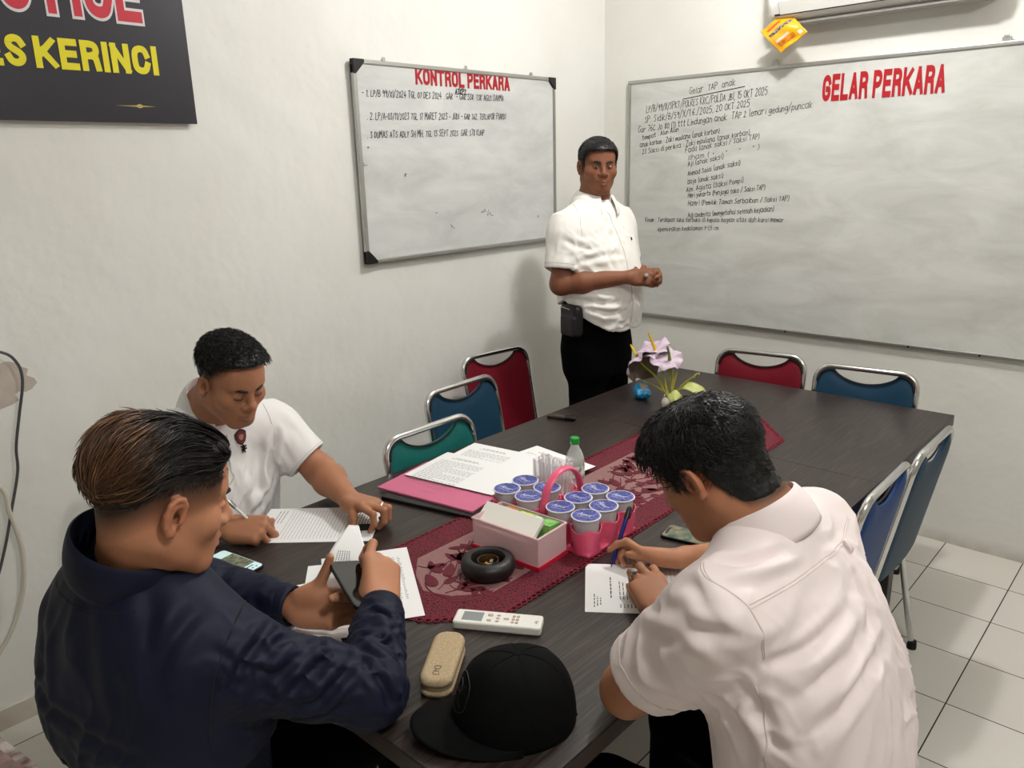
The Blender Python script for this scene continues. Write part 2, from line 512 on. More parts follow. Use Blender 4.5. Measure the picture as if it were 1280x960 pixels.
def net_object(name, v, F, mats, parent=None, cols=None, sharp=None):
    me = bpy.data.meshes.new(name)
    me.vertices.add(len(v)); me.vertices.foreach_set('co', np.ascontiguousarray(v, dtype=np.float32).ravel())
    me.loops.add(len(F) * 4); me.loops.foreach_set('vertex_index', np.ascontiguousarray(F, dtype=np.int32).ravel())
    me.polygons.add(len(F)); me.polygons.foreach_set('loop_start', np.arange(len(F), dtype=np.int32) * 4)
    me.update(calc_edges=True); me.validate()
    if cols is not None:
        at = me.color_attributes.new('tone', 'FLOAT_COLOR', 'POINT')
        c4 = np.ones((len(v), 4), np.float32); c4[:, :3] = cols
        at.data.foreach_set('color', c4.ravel())
    return link(name, me, mats, parent, True)

def solid(name, shapes, h, mats, parent=None, regs=None, smooth=1, tone=None, post=None, lines=None):
    v, F = surface(shapes, h)
    v, F = keep_big(v, F)
    if smooth: v = relax(v, F, smooth, .4)
    if regs: v = folds(v, vnormals(v, F), regs)
    if lines: v = creases(v, vnormals(v, F), lines)
    if post: v = post(v, vnormals(v, F))
    return net_object(name, v, F, mats, parent, tone(v) if tone else None)
# ================================================================ materials
def wall_mat(name, col, grime=0.0):
    m = mat(name, col, .7, spec=.25)
    nt = m.node_tree; b = nt.nodes['Principled BSDF']; N = nt.nodes.new; L = nt.links.new
    tc = N('ShaderNodeTexCoord')
    n1 = N('ShaderNodeTexNoise'); n1.inputs['Scale'].default_value = 1.6; n1.inputs['Detail'].default_value = 5
    n2 = N('ShaderNodeTexNoise'); n2.inputs['Scale'].default_value = 14; n2.inputs['Detail'].default_value = 6; n2.inputs['Roughness'].default_value = .6
    L(tc.outputs['Object'], n1.inputs['Vector']); L(tc.outputs['Object'], n2.inputs['Vector'])
    r = N('ShaderNodeValToRGB'); c = lin(col)
    r.color_ramp.elements[0].color = (c[0]*.93, c[1]*.92, c[2]*.9, 1); r.color_ramp.elements[0].position = .3
    r.color_ramp.elements[1].color = c; r.color_ramp.elements[1].position = .6
    L(n1.outputs['Fac'], r.inputs['Fac'])
    out = r.outputs['Color']
    if grime:
        sx = N('ShaderNodeSeparateXYZ'); L(tc.outputs['Object'], sx.inputs[0])
        mr = N('ShaderNodeMapRange'); mr.inputs['From Min'].default_value = 0; mr.inputs['From Max'].default_value = .07
        mr.inputs['To Min'].default_value = .75; mr.inputs['To Max'].default_value = 0
        L(sx.outputs['Z'], mr.inputs['Value'])
        mm = N('ShaderNodeMath'); mm.operation = 'MULTIPLY'; L(mr.outputs[0], mm.inputs[0]); L(n2.outputs['Fac'], mm.inputs[1])
        mx = N('ShaderNodeMix'); mx.data_type = 'RGBA'; L(mm.outputs[0], mx.inputs['Factor']); L(out, mx.inputs['A'])
        mx.inputs['B'].default_value = lin('#7d6b50'); out = mx.outputs['Result']
    L(out, b.inputs['Base Color'])
    bp = N('ShaderNodeBump'); bp.inputs['Strength'].default_value = .2; bp.inputs['Distance'].default_value = .01
    L(n2.outputs['Fac'], bp.inputs['Height'])
    bp2 = N('ShaderNodeBump'); bp2.inputs['Strength'].default_value = .3; bp2.inputs['Distance'].default_value = .05
    n3 = N('ShaderNodeTexNoise'); n3.inputs['Scale'].default_value = 4; n3.inputs['Detail'].default_value = 3
    L(tc.outputs['Object'], n3.inputs['Vector']); L(n3.outputs['Fac'], bp2.inputs['Height'])
    L(bp2.outputs['Normal'], bp.inputs['Normal']); L(bp.outputs['Normal'], b.inputs['Normal'])
    return m

M_wall = wall_mat('wall_paint', '#e8e7e2')
M_wallb = wall_mat('wall_paint_grimy', '#e3e2dc', .9)
M_ceil = mat('ceiling_paint', '#e6e4dd', .8)
M_white = mat('white_plastic', '#e9e8e2', .35)
M_chrome = mat('chrome', '#d8d8d8', .16, metal=1)
M_alu = mat('aluminium', '#b4b4b0', .35, metal=.9)
M_black = mat('black_plastic', '#0d0d0e', .4)
M_ink = mat('marker_ink', '#1c1d22', .6)
M_red = mat('red_vinyl_letters', '#a50f1b', .45)
M_yellow = mat('yellow_print', '#e2d51a', .5)
M_print = mat('printed_ink', '#3a3a40', .7)

# floor of glazed tiles
def floor_mat():
    m = mat('glazed_tiles', '#dedad2', .16, spec=.5)
    nt = m.node_tree; b = nt.nodes['Principled BSDF']; N = nt.nodes.new; L = nt.links.new
    tc = N('ShaderNodeTexCoord'); mp = N('ShaderNodeMapping'); mp.inputs['Location'].default_value = (-1.9136 + 30*.3, .2857 + 30*.3, 0)
    br = N('ShaderNodeTexBrick'); br.offset = 0; br.squash = 1
    br.inputs['Scale'].default_value = 1; br.inputs['Brick Width'].default_value = .3; br.inputs['Row Height'].default_value = .3
    br.inputs['Mortar Size'].default_value = .0022; br.inputs['Mortar Smooth'].default_value = .15
    br.inputs['Color1'].default_value = lin('#dedad2'); br.inputs['Color2'].default_value = lin('#d8d4cb'); br.inputs['Mortar'].default_value = lin('#33241f')
    L(tc.outputs['Object'], mp.inputs['Vector']); L(mp.outputs[0], br.inputs['Vector']); L(br.outputs['Color'], b.inputs['Base Color'])
    mr = N('ShaderNodeMapRange'); mr.inputs['To Min'].default_value = .16; mr.inputs['To Max'].default_value = .7
    L(br.outputs['Fac'], mr.inputs['Value']); L(mr.outputs[0], b.inputs['Roughness'])
    bp = N('ShaderNodeBump'); bp.inputs['Strength'].default_value = .4; bp.inputs['Distance'].default_value = .002; bp.invert = True
    L(br.outputs['Fac'], bp.inputs['Height']); L(bp.outputs['Normal'], b.inputs['Normal'])
    return m

# ================================================================ the room
RX, RY, RZ = 4.4, -5.2, 3.05
def slab(name, c, s, m):
    return tag(MB().box(c, s).build(name, m, smooth=False), kind='structure')
slab('floor', (RX/2, RY/2, -.05), (RX + .4, -RY + .4, .1), floor_mat())
slab('ceiling', (RX/2, RY/2, RZ + .05), (RX + .4, -RY + .4, .1), M_ceil)
wall_left = slab('wall_left', (-.05, RY/2, RZ/2), (.1, -RY + .2, RZ), M_wall)
wall_back = slab('wall_back', (RX/2, .05, RZ/2), (RX, .1, RZ), M_wallb)
M_far = mat('low_bounce_paint', '#aca89f', .8)  # unseen walls coloured darker to weaken the bounced light
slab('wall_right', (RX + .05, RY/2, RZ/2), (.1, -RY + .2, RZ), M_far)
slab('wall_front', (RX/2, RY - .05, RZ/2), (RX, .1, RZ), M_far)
for o in bpy.data.objects:          # object coordinates equal room coordinates (meshes built in place)
    pass
slab('baseboard_left', (.004, RY/2, .035), (.008, -RY, .07), mat('baseboard_tile', '#cfc8ba', .35, var=(9, .5, '#b5aa98')))

# bare plaster where paint has come off, low on the left wall
pp = [(-3.10,1.175),(-3.05,1.166),(-3.02,1.168),(-2.998,1.158),(-2.99,1.146),(-2.972,1.135),(-2.98,1.116),(-2.961,1.104),(-2.955,1.088),(-2.972,1.072),(-2.99,1.066),
      (-3.008,1.072),(-3.02,1.064),(-3.012,1.045),(-3.03,1.036),(-3.06,1.03),(-3.10,1.02)]
mb = MB(); mb.prism(pp, 0, .0012, 0, frame((0,1,0),(0,0,1),(1,0,0),(0,0,0)))
o = mb.build('bare_plaster_patch', mat('bare_plaster', '#c4b9ae', .85, var=(30, .4, '#b8ada2')), wall_left, smooth=False)

# ================================================================ wall boards
BL = {'K':(('0,0 0,6',),('4,6 .6,2.6',),('1.3,3.4 4.2,0',)),'O':(('2,6 .6,5.6 0,4.6 0,1.4 .6,.4 2,0 3.4,.4 4,1.4 4,4.6 3.4,5.6 2,6',),),'N':(('0,0 0,6',),('0,6 3.8,0',),('3.8,0 3.8,6',)),'T':(('-.4,6 4.2,6',),('1.9,6 1.9,0',)),
'R':(('0,0 0,6',),('0,6 2.6,6 3.5,5.4 3.6,4.3 3.2,3.4 2.4,3 0,3',),('2.4,3 3.3,2.4 3.7,0',)),'L':(('0,6 0,0',),('0,0 3.3,0',)),'P':(('0,0 0,6',),('0,6 2.7,6 3.6,5.3 3.7,4.2 3.2,3.2 2.4,2.8 0,2.8',)),'E':(('0,0 0,6',),('0,6 3.3,6',),('0,3.1 3.0,3.1',),('0,0 3.4,0',)),
'A':(('0,0 1.7,6',),('1.9,6 3.8,0',),('.8,1.7 3,1.7',)),'G':(('3.8,4.6 3.3,5.6 2,6 .6,5.6 0,4.5 0,1.5 .6,.4 2,0 3.2,.4 3.8,1.2 3.8,2.7 2.2,2.7',),),'S':(('3.6,4.7 3,5.7 1.8,6 .6,5.6 .2,4.6 .8,3.6 2.8,2.6 3.6,1.5 3,.4 1.8,0 .5,.4 0,1.4',),),
'C':(('3.7,4.3 3.2,5.6 2,6 .6,5.6 0,4.5 0,1.5 .6,.4 2,0 3.2,.4 3.7,1.7',),),'I':(('0,0 0,6',),),'U':(('0,6 0,1.4 .6,.4 2,0 3.2,.4 3.8,1.4 3.8,6',),),'J':(('2.6,6 2.6,1.3 2,.2 1,0 .2,.4 -.2,1.4',),)}
def chaikin(p, it=2):
    if len(p) < 4: return p
    for _ in range(it):
        cl = p[0] == p[-1]; q = [] if cl else [p[0]]
        for a, b in zip(p[:-1], p[1:]): q += [(a[0]*.75 + b[0]*.25, a[1]*.75 + b[1]*.25), (a[0]*.25 + b[0]*.75, a[1]*.25 + b[1]*.75)]
        p = q + [q[0]] if cl else q + [p[-1]]
    return p
def block_text(name, txt, M, w, h, sw, material, parent, depth=.0012, grow=0.0, ends=1.0, gap=2.4):
    """heavy capitals cut from ribbons sw wide (in sixths of the height)"""
    x = 0; segs = []
    for ch in txt:
        if ch == ' ': x += gap; continue
        g = BL[ch]; mx = 0
        for st in g:
            pts = chaikin([tuple(map(float, q.split(','))) for q in st[0].split()]); mx = max(mx, max(p[0] for p in pts)); segs.append([(x + a, b) for a, b in pts])
        x += mx + sw + .75
    tot = x - .75 - sw; sx = (w) / (tot + sw); sy = h / (6 + sw); hw = sw / 2 + grow
    mb = MB()
    for s in segs:
        n = len(s); P = [V((a, b)) for a, b in s]; Lf, Rt = [], []
        closed = (P[0] - P[-1]).length < 1e-6
        for i in range(n):
            if closed and i in (0, n - 1): d0 = (P[-1] - P[-2]).normalized(); d1 = (P[1] - P[0]).normalized()
            else:
                d0 = (P[i] - P[i-1]).normalized() if i else (P[1] - P[0]).normalized(); d1 = (P[i+1] - P[i]).normalized() if i < n - 1 else d0
            t = (d0 + d1).normalized(); nn = V((-t.y, t.x)); k = hw / max(.5, nn.dot(V((-d1.y, d1.x)))); p = P[i]
            if not closed:
                if i == 0: p = p - t * hw * ends
                if i == n - 1: p = p + t * hw * ends
            Lf.append(p + nn * k); Rt.append(p - nn * k)
        for i in range(n - 1):
            cnt = len(mb.f); mb.prism([((q.x + sw/2) * sx, (min(max(q.y, -sw/2 - grow), 6 + sw/2 + grow) + sw/2) * sy) for q in (Rt[i], Rt[i+1], Lf[i+1], Lf[i])], -.00002*(cnt % 40), depth + .00002*((cnt//6) % 40), 0, M)
    return mb.build(name, material, parent, smooth=False)

def WA(y, z, x=0.0): return frame((0,1,0),(0,0,1),(1,0,0),(x, y, z))     # left wall, looking at it: right = +y
def WB(x, z, y=0.0): return frame((1,0,0),(0,0,1),(0,-1,0),(x, y, z))    # back wall

def board_mat(name, c1, c2):
    m = mat(name, c1, .28, spec=.45)
    nt = m.node_tree; b = nt.nodes['Principled BSDF']; N = nt.nodes.new; L = nt.links.new
    tc = N('ShaderNodeTexCoord'); mp = N('ShaderNodeMapping'); mp.inputs['Scale'].default_value = (2.0, 2.0, 6)
    n = N('ShaderNodeTexNoise'); n.inputs['Scale'].default_value = 1.3; n.inputs['Detail'].default_value = 9; n.inputs['Roughness'].default_value = .62; n.inputs['Distortion'].default_value = .5
    r = N('ShaderNodeValToRGB'); r.color_ramp.elements[0].color = lin(c2); r.color_ramp.elements[0].position = .32
    r.color_ramp.elements[1].color = lin(c1); r.color_ramp.elements[1].position = .62
    L(tc.outputs['Object'], mp.inputs['Vector']); L(mp.outputs[0], n.inputs['Vector']); L(n.outputs['Fac'], r.inputs['Fac']); L(r.outputs['Color'], b.inputs['Base Color'])
    return m

def whiteboard(w, h, M, label, c1, c2, corners, grp=None):
    root = empty('whiteboard', M @ V((w/2, 0, 0)), label=label, cat='whiteboard', group=grp)
    Mi = Matrix.Translation(-root.location)
    T = Mi @ M
    mb = MB(); mb.prism(rrect(w - .02, h - .02, .004), .006, .016, 0, T @ Matrix.Translation((w/2, h/2, 0)))
    mb.build('writing_surface', board_mat('board_' + c1, c1, c2), root, smooth=False)
    mb = MB()
    for (x0, y0, x1, y1) in ((0,0,w,.018),(0,h-.018,w,h),(0,.018,.018,h-.018),(w-.018,.018,w,h-.018)):
        mb.prism([(x0,y0),(x1,y0),(x1,y1),(x0,y1)], 0.002, .022, 0, T)
    mb.build('frame', M_alu, root, smooth=False, bevel=.004)
    if corners:
        for sx, sy in ((0,0),(1,0),(0,1),(1,1)):
            L = [(0,0),(.055,0),(.055,.012),(.042,.026),(.026,.042),(.012,.055),(0,.055)]
            P = [((w - a) if sx else a, (h - b) if sy else b) for a, b in L]
            mb = MB(); mb.prism(P, .001, .026, 0, T); mb.build('corner_cap', M_black, root, smooth=False, bevel=.003)
    return root, T

w1, h1 = 1.235, .792
kb, T1 = whiteboard(w1, h1, WA(-1.694, 1.316, .012), 'smaller whiteboard headed KONTROL PERKARA with black corner caps, on the left wall', '#d3d4d2', '#bcbdbb', True)
block_text('heading_lettering', 'KONTROL PERKARA', T1 @ Matrix.Translation((.32, .713, .0165)), .58, .066, 1.65, M_red, kb)
def write_line(mb, T, x0, y0, x1, y1, txt, h, seed, lw=.0042):
    d = V((x1 - x0, y1 - y0)); L = d.length; d.normalize()
    M = T @ frame((d.x, d.y, 0), (-d.y, d.x, 0), (0, 0, 1), (x0, y0, .0165))
    handwrite(mb, txt, M, h, L, lw, seed=seed)
mb = MB(); write_line(mb, T1, .545, .685, .62, .686, 'ATKP2.', .022, 3); mb.build('handwritten_line', M_ink, kb, smooth=False, fix=False)
mb = MB(); write_line(mb, T1, .55, .678, .625, .678, '-----', .02, 4, .003); mb.build('handwritten_line', M_ink, kb, smooth=False, fix=False)
mb = MB(); write_line(mb, T1, .036, .655, .858, .668, '- 1. LP/B 99/XI/2024 TGL 07 DES 2024 . GAR  - GAR 338. TSK AGUS DARMA', .026, 5, .0027); mb.build('handwritten_line', M_ink, kb, smooth=False, fix=False)
mb = MB(); write_line(mb, T1, .055, .568, .87, .588, '. 2. LP/A-03/11/2023 TGL 17 MARET 2023 - JUDI - GAR 362. TERLAPOR PIARDI', .026, 6, .0027); mb.build('handwritten_line', M_ink, kb, smooth=False, fix=False)
mb = MB(); write_line(mb, T1, .049, .498, .722, .515, '. 3 DUMAS ATS ADLY SH MH. TGL 13 SEPT 2023  GAR 378 KUHP', .026, 7, .0027); mb.build('handwritten_line', M_ink, kb, smooth=False, fix=False)
M_fade = mat('faded_ink', '#8f9095', .6)             # old smudges low on the board
R = random.Random(5)
for (x, y, s) in ((.70,.17,.02),(.745,.165,.024),(.50,.12,.016),(.40,.18,.008),(.03,.40,.014),(1.09,.13,.01),(.24,.35,.009),(.05,.46,.006)):
    pts = [V((x + R.uniform(-s, s), y + R.uniform(-s, s)*.8, .0166)) for _ in range(5)]
    sm = MB()
    for a, b in zip(pts[:-1], pts[1:]):
        d = (b - a).normalized(); n = V((-d.y, d.x, 0)) * .0022
        sm.add([T1 @ q for q in (a - n, b - n, b + n, a + n)], [(0,1,2,3)])
    sm.build('smudge', M_fade, kb, smooth=False, fix=False)
for x in (.16, .62, 1.06):
    t = MB(); c = T1 @ V((x, h1 + .006, .012)); t.lathe([(0,-.004),(.008,-.004),(.008,.004),(0,.004)], c, 12, rot=Matrix.Rotation(PI/2, 3, 'Y'))
    t.tube([c + V((0,-.012,-.004)), c + V((0,-.004,.008)), c + V((0,.008,.006))], .0025, 6)
    t.build('hanging_hook', M_alu, kb)

w2, h2 = 2.42, 1.232
gb, T2 = whiteboard(w2, h2, WB(.168, .873, -.004), 'large whiteboard headed GELAR PERKARA covering the back wall', '#d0d0cc', '#b9b9b4', False)
block_text('heading_lettering', 'GELAR PERKARA', T2 @ Matrix.Translation((1.03, 1.06, .0165)), .495, .112, 1.7, M_red, gb)
G = [((.533,2.013),(.781,2.038),'Gelar  TAP  anak',.030),((.283,1.941),(.944,1.983),'LP/B/99/X/SPKT/POLRES KRC/POLDA JBI, 15 OKT 2025',.034),
 ((.275,1.89),(.86,1.936),'SP. Sidik/B/59/X/1.6./2025, 20 OKT 2025',.032),((.236,1.844),(1.16,1.913),'Gar 76C Jo 80 (1) ttt Lindungan anak  TAP 2 lemari gedung/puncak',.03),
 ((.262,1.807),(.481,1.841),'tempat : Alun Alun',.022),((.248,1.771),(.709,1.824),'anak korban : Zaki maulana (anak korban)',.024),
 ((.264,1.734),(.868,1.809),'23 Saksi di periksa : Zaki maulana (anak korban)',.025),((.522,1.735),(.918,1.789),'Fadil (anak saksi / Saksi TAP)',.025),
 ((.537,1.699),(.921,1.742),"Ilham ( '    '    '    ' )",.024),((.539,1.668),(.737,1.702),'Aji (anak saksi)',.024),((.541,1.621),(.827,1.671),'Ahmad Saldi (anak saksi)',.024),
 ((.542,1.581),(.741,1.611),'Doja (anak saksi)',.024),((.535,1.541),(.849,1.588),'Alm. Agista (Saksi Pompi)',.024),((.545,1.513),(.961,1.554),'Heri yunarto (Penjaga toko / Saksi TAP)',.023),
 ((.547,1.473),(1.083,1.503),'Hamri (Pemilik Taman Serbaiban / Saksi TAP)',.024),((.549,1.413),(1.012,1.454),'Adi andesta (mengetahui setelah kejadian)',.024),
 ((.287,1.385),(1.062,1.405),'Visum : Terdapat luka terbuka di kepala bagian atas dah kursi memar',.022),((.369,1.337),(.733,1.358),'diperkirakan kedalaman 1-1,5 cm.',.022)]
for i, (a, b, t, h) in enumerate(G):
    mb = MB(); write_line(mb, T2, a[0]-.168, a[1]-.873, b[0]-.168, b[1]-.873, t, h, 20 + i, .0025); mb.build('handwritten_line', M_ink, gb, smooth=False, fix=False)
mb = MB(); mb.add([T2 @ V(q) for q in ((.33,1.118,.017),(.66,1.152,.017),(.66,1.156,.017),(.33,1.122,.017))], [(0,1,2,3)]); mb.build('underline', M_ink, gb, smooth=False, fix=False)
for x in (.8, 1.72):
    t = MB(); c = T2 @ V((x, h2 + .008, .012)); t.box(c, (.03,.006,.022)); t.box(c + V((0,0,.012)), (.02,.008,.012))
    t.build('hanging_hook', M_alu, gb, smooth=False, bevel=.002)
for x in (.94, 1.5, 1.78, 2.05):
    t = MB(); t.lathe([(0,0),(.005,0),(.004,.002),(0,.003)], T2 @ V((x, .009, .022)), 10, rot=Matrix.Rotation(PI/2, 3, 'X')); t.build('frame_screw', M_black, gb)

# ---------------------------------------------------------------- printed banner, top left
bn = empty('banner', (0, -2.9, 1.854), label='black printed banner with red and yellow capitals, high on the left wall', cat='banner')
Tb = Matrix.Translation(-bn.location) @ WA(-2.346, 1.854, 0)
m_ban = mat('banner_print', '#23212a', .42, spec=.5)
nt = m_ban.node_tree; tcn = nt.nodes.new('ShaderNodeTexCoord'); wv = nt.nodes.new('ShaderNodeTexWave'); wv.inputs['Scale'].default_value = 60; wv.wave_type = 'BANDS'; wv.bands_direction = 'DIAGONAL'
rp = nt.nodes.new('ShaderNodeValToRGB'); rp.color_ramp.elements[0].color = lin('#1d1b23'); rp.color_ramp.elements[1].color = lin('#2b2932')
nt.links.new(tcn.outputs['Object'], wv.inputs['Vector']); nt.links.new(wv.outputs['Fac'], rp.inputs['Fac']); nt.links.new(rp.outputs['Color'], nt.nodes['Principled BSDF'].inputs['Base Color'])
mb = MB(); mb.prism([(-1.3,0),(0,0),(0,.72),(-1.3,.72)], .022, .026, 0, Tb); mb.build('printed_sheet', m_ban, bn, smooth=False)
mb = MB()
for x0,y0,x1,y1 in ((-1.3,0.004,-.01,.03),(-1.3,.69,-.01,.716),(-.04,.03,-.01,.69),(-1.3,.03,-1.27,.69)):
    mb.prism([(x0,y0),(x1,y0),(x1,y1),(x0,y1)], 0.0, .022, 0, Tb)
mb.build('batten_frame', mat('batten_wood', '#b9a99c', .7), bn, smooth=False)
block_text('yellow_lettering', 'POLRES KERINCI', Tb @ Matrix.Translation((-.842, .145, .0262)), .735, .086, 1.75, M_yellow, bn, .0008, gap=1.4)
M_pale = mat('pale_print', '#d9d5d6', .5)
block_text('letter_outline', 'JUSTICE', Tb @ Matrix.Translation((-.690, .295, .0262)), .553, .160, 1.5, M_pale, bn, .0006, .38)
block_text('red_lettering', 'JUSTICE', Tb @ Matrix.Translation((-.690, .295, .027)), .553, .160, 1.5, mat('red_print', '#c2273a', .5), bn, .0006)
mb = MB(); c = (-.183, .05)
mb.prism([(c[0]-.075,c[1]),(c[0]-.012,c[1]+.002),(c[0],c[1]+.007),(c[0]+.012,c[1]+.002),(c[0]+.05,c[1]),(c[0]+.012,c[1]-.002),(c[0],c[1]-.006),(c[0]-.012,c[1]-.002)], .0262, .0266, 0, Tb)
mb.build('printed_glint', mat('gold_print', '#b59f4d', .5), bn, smooth=False)

# ---------------------------------------------------------------- air conditioner
ac = empty('air_conditioner', (1.418, 0, 2.268), label='white split air conditioner on the back wall above the large whiteboard', cat='air conditioner')
sec = [(0,0),(.10,-.005),(.165,.02),(.195,.07),(.205,.15),(.20,.24),(.17,.275),(0,.285)]
def ac_sec(x, s=1.0): return [V((x, -a * s, b)) for a, b in sec]
mb = MB(); n = len(sec); xs = [(-.43,.9),(-.415,.985),(-.40,1),(.40,1),(.415,.985),(.43,.9)]
vs = []; fs = []
for x, s in xs: vs += ac_sec(x, s)
for i in range(len(xs) - 1):
    for k in range(n):
        l = (k + 1) % n; fs.append((i*n+k, i*n+l, (i+1)*n+l, (i+1)*n+k))
fs += [tuple(range(n)), tuple(range((len(xs)-1)*n, len(xs)*n))]
mb.add(vs, fs); mb.build('housing', M_white, ac, bevel=.006)
mb = MB(); mb.add([(-.37,-.1685,.026),(.37,-.1685,.026),(.37,-.197,.074),(-.37,-.197,.074),(-.37,-.1725,.022),(.37,-.1725,.022),(.37,-.203,.072),(-.37,-.203,.072)], [(0,1,2,3),(4,5,6,7),(0,1,5,4),(1,2,6,5),(2,3,7,6),(3,0,4,7)])
mb.build('louver', M_white, ac, bevel=.002)
mb = MB(); mb.box((0,-.1655,.024), (.79,.010,.007)); mb.build('outlet_slot_shade', M_black, ac, smooth=False)  # solid black strip stands in for the shadow in the panel gap
mb = MB(); mb.box((0,-.085,-.008), (.80,.085,.012)); mb.build('lower_panel', mat('grey_plastic', '#aaa8a3', .5), ac, smooth=False, bevel=.004)

# yellow snack sachet hanging by its corner from the unit
sp = empty('snack_packet', (1.065, -.15, 2.2), label='yellow torn snack packet hanging below the air conditioner', cat='packet')
ux, uy = V((-.114,0,-.070)), V((.100,0,-.098))     # edges from the top corner (1.066, 2.31)
top = V((1.068,-.15,2.309)) - sp.location
def sach(u, v):
    bul = math.sin(PI*min(max((u-.08)/.84,0),1)) * math.sin(PI*min(max((v-.1)/.8,0),1))
    zig = .006*math.sin(u*60) if (v < .01 or v > .99) else 0
    return top + ux*u*1.02 + uy*(v + zig*.6) + V((0,-.016*bul + .004*math.sin(9*u+5*v),0))
mb = MB(); mb.grid(26, 26, sach); mb.build('foil_bag', mat('yellow_foil', '#e9a90f', .22, spec=.8, coat=.4), sp, solid=.003, fix=False)
def patch(name, u0,u1,v0,v1, m, up=.002):
    q = MB(); q.grid(10, 10, lambda a, b: sach(u0+(u1-u0)*a, v0+(v1-v0)*b) + V((0,-up,0))); return q.build(name, m, sp, fix=False)
patch('red_stripe', .35,.85,.12,.18, mat('orange_red_print', '#d8481a', .4))
patch('lettering_band', .1,.9,.3,.4, mat('packet_lettering', '#a8958f', .4, var=(160,.1,'#1e2430')))
patch('white_band', .38,.86,.6,.68, mat('packet_white', '#e4c3b4', .4))
patch('picture', .3,.86,.7,.86, mat('packet_brown', '#9c4a12', .4, var=(60,.3,'#d98a1e')))
patch('badge', .08,.2,.78,.9, mat('packet_badge', '#f2efe2', .4))
mb = MB(); mb.tube([V((0,-.0,.105)), V((.004,.005,.112)), V((.01,.012,.125))], .0015, 6); mb.build('string', M_white, sp)

# ---------------------------------------------------------------- cables by the left wall
def cable(name, pts, r, m, label):
    b = MB(); b.tube(smoothline(pts, 8), r, 8); return tag(b.build(name, m), label, 'cable')
cable('cable', [(.02,-3.30,1.18),(.03,-3.15,1.235),(.05,-3.05,1.21),(.06,-3.015,1.175),(.06,-3.008,1.115),(.055,-3.034,1.01),(.05,-3.057,.915),(.05,-3.066,.84),(.05,-3.104,.722),(.05,-3.144,.604),(.05,-3.2,.48),(.05,-3.36,.2),(.07,-3.5,.0055),(.1,-3.75,.0055)], .0042, mat('dark_cable', '#4a4a4e', .5), 'thin dark cable looping down in front of the left wall')
cable('cable', [(.03,-3.32,.92),(.04,-3.2,.9),(.045,-3.115,.8),(.05,-3.108,.72),(.055,-3.098,.6),(.05,-3.118,.46),(.05,-3.17,.345),(.05,-3.25,.25),(.05,-3.4,.12),(.06,-3.55,.0085),(.08,-3.8,.0085)], .0075, mat('pale_cable', '#cfc9ba', .5), 'thick pale cable curving low along the left wall')
# ================================================================ conference table
def wood_mat():
    m = mat('dark_wood_laminate', '#4a4039', .34, spec=.5)
    nt = m.node_tree; b = nt.nodes['Principled BSDF']; N = nt.nodes.new; L = nt.links.new
    tc = N('ShaderNodeTexCoord'); mp = N('ShaderNodeMapping'); mp.inputs['Scale'].default_value = (150, 5.5, 60); mp.inputs['Rotation'].default_value = (0, 0, math.radians(-4))
    n = N('ShaderNodeTexNoise'); n.inputs['Scale'].default_value = 1; n.inputs['Detail'].default_value = 5; n.inputs['Roughness'].default_value = .65; n.inputs['Distortion'].default_value = .6
    r = N('ShaderNodeValToRGB'); e = r.color_ramp.elements
    e[0].position = .33; e[0].color = lin('#150f0d'); e[1].position = .74; e[1].color = lin('#4e443f')
    k = e.new(.5); k.color = lin('#2a221f')
    L(tc.outputs['Object'], mp.inputs['Vector']); L(mp.outputs[0], n.inputs['Vector']); L(n.outputs['Fac'], r.inputs['Fac']); L(r.outputs['Color'], b.inputs['Base Color'])
    bp = N('ShaderNodeBump'); bp.inputs['Strength'].default_value = .15; bp.inputs['Distance'].default_value = .002
    L(n.outputs['Fac'], bp.inputs['Height']); L(bp.outputs['Normal'], b.inputs['Normal'])
    return m
M_wood = wood_mat(); M_edge = mat('dark_table_edge', '#3a322e', .4)
TZ = .75; TX0, TX1, TY0, TY1 = .77, 1.985, -3.0, -.50
tb = empty('conference_table', ((TX0+TX1)/2, (TY0+TY1)/2, 0), label='long dark wood conference table in the middle of the room', cat='table')
cx, cy = (TX0+TX1)/2, (TY0+TY1)/2
def tbox(x0, x1, y0, y1, z0, z1): return ((( x0+x1)/2 - cx, (y0+y1)/2 - cy, (z0+z1)/2), (x1-x0, y1-y0, z1-z0))
ys = -1.335
for y0, y1 in ((TY0, ys - .0008), (ys + .0008, TY1)):
    mb = MB(); mb.box(*tbox(TX0, TX1, y0, y1, TZ - .004, TZ)); mb.build('tabletop', M_wood, tb, smooth=False, bevel=.0012)
mb = MB()
for b in ((TX0, TX0+.03, TY0, TY1), (TX1-.03, TX1, TY0, TY1), (TX0+.03, TX1-.03, TY0, TY0+.03), (TX0+.03, TX1-.03, TY1-.03, TY1)):
    mb.box(*tbox(*b, TZ - .04, TZ - .0045))
mb.build('edge_band', M_edge, tb, smooth=False)
mb = MB()
for b in ((TX0+.1, TX0+.13, TY0+.1, TY1-.1), (TX1-.13, TX1-.1, TY0+.1, TY1-.1), (TX0+.13, TX1-.13, TY0+.25, TY0+.28), (TX0+.13, TX1-.13, TY1-.28, TY1-.25)):
    mb.box(*tbox(*b, TZ - .10, TZ - .041))
mb.build('apron', M_edge, tb, smooth=False)
for y in (TY0 + .26, ys, TY1 - .26):
    for x in ((1.25, 1.50) if y == ys else (TX0 + .115, TX1 - .115)):
        mb = MB(); mb.box(*tbox(x-.03, x+.03, y-.03, y+.03, 0, TZ - .10)); mb.build('leg', M_edge, tb, smooth=False, bevel=.004)

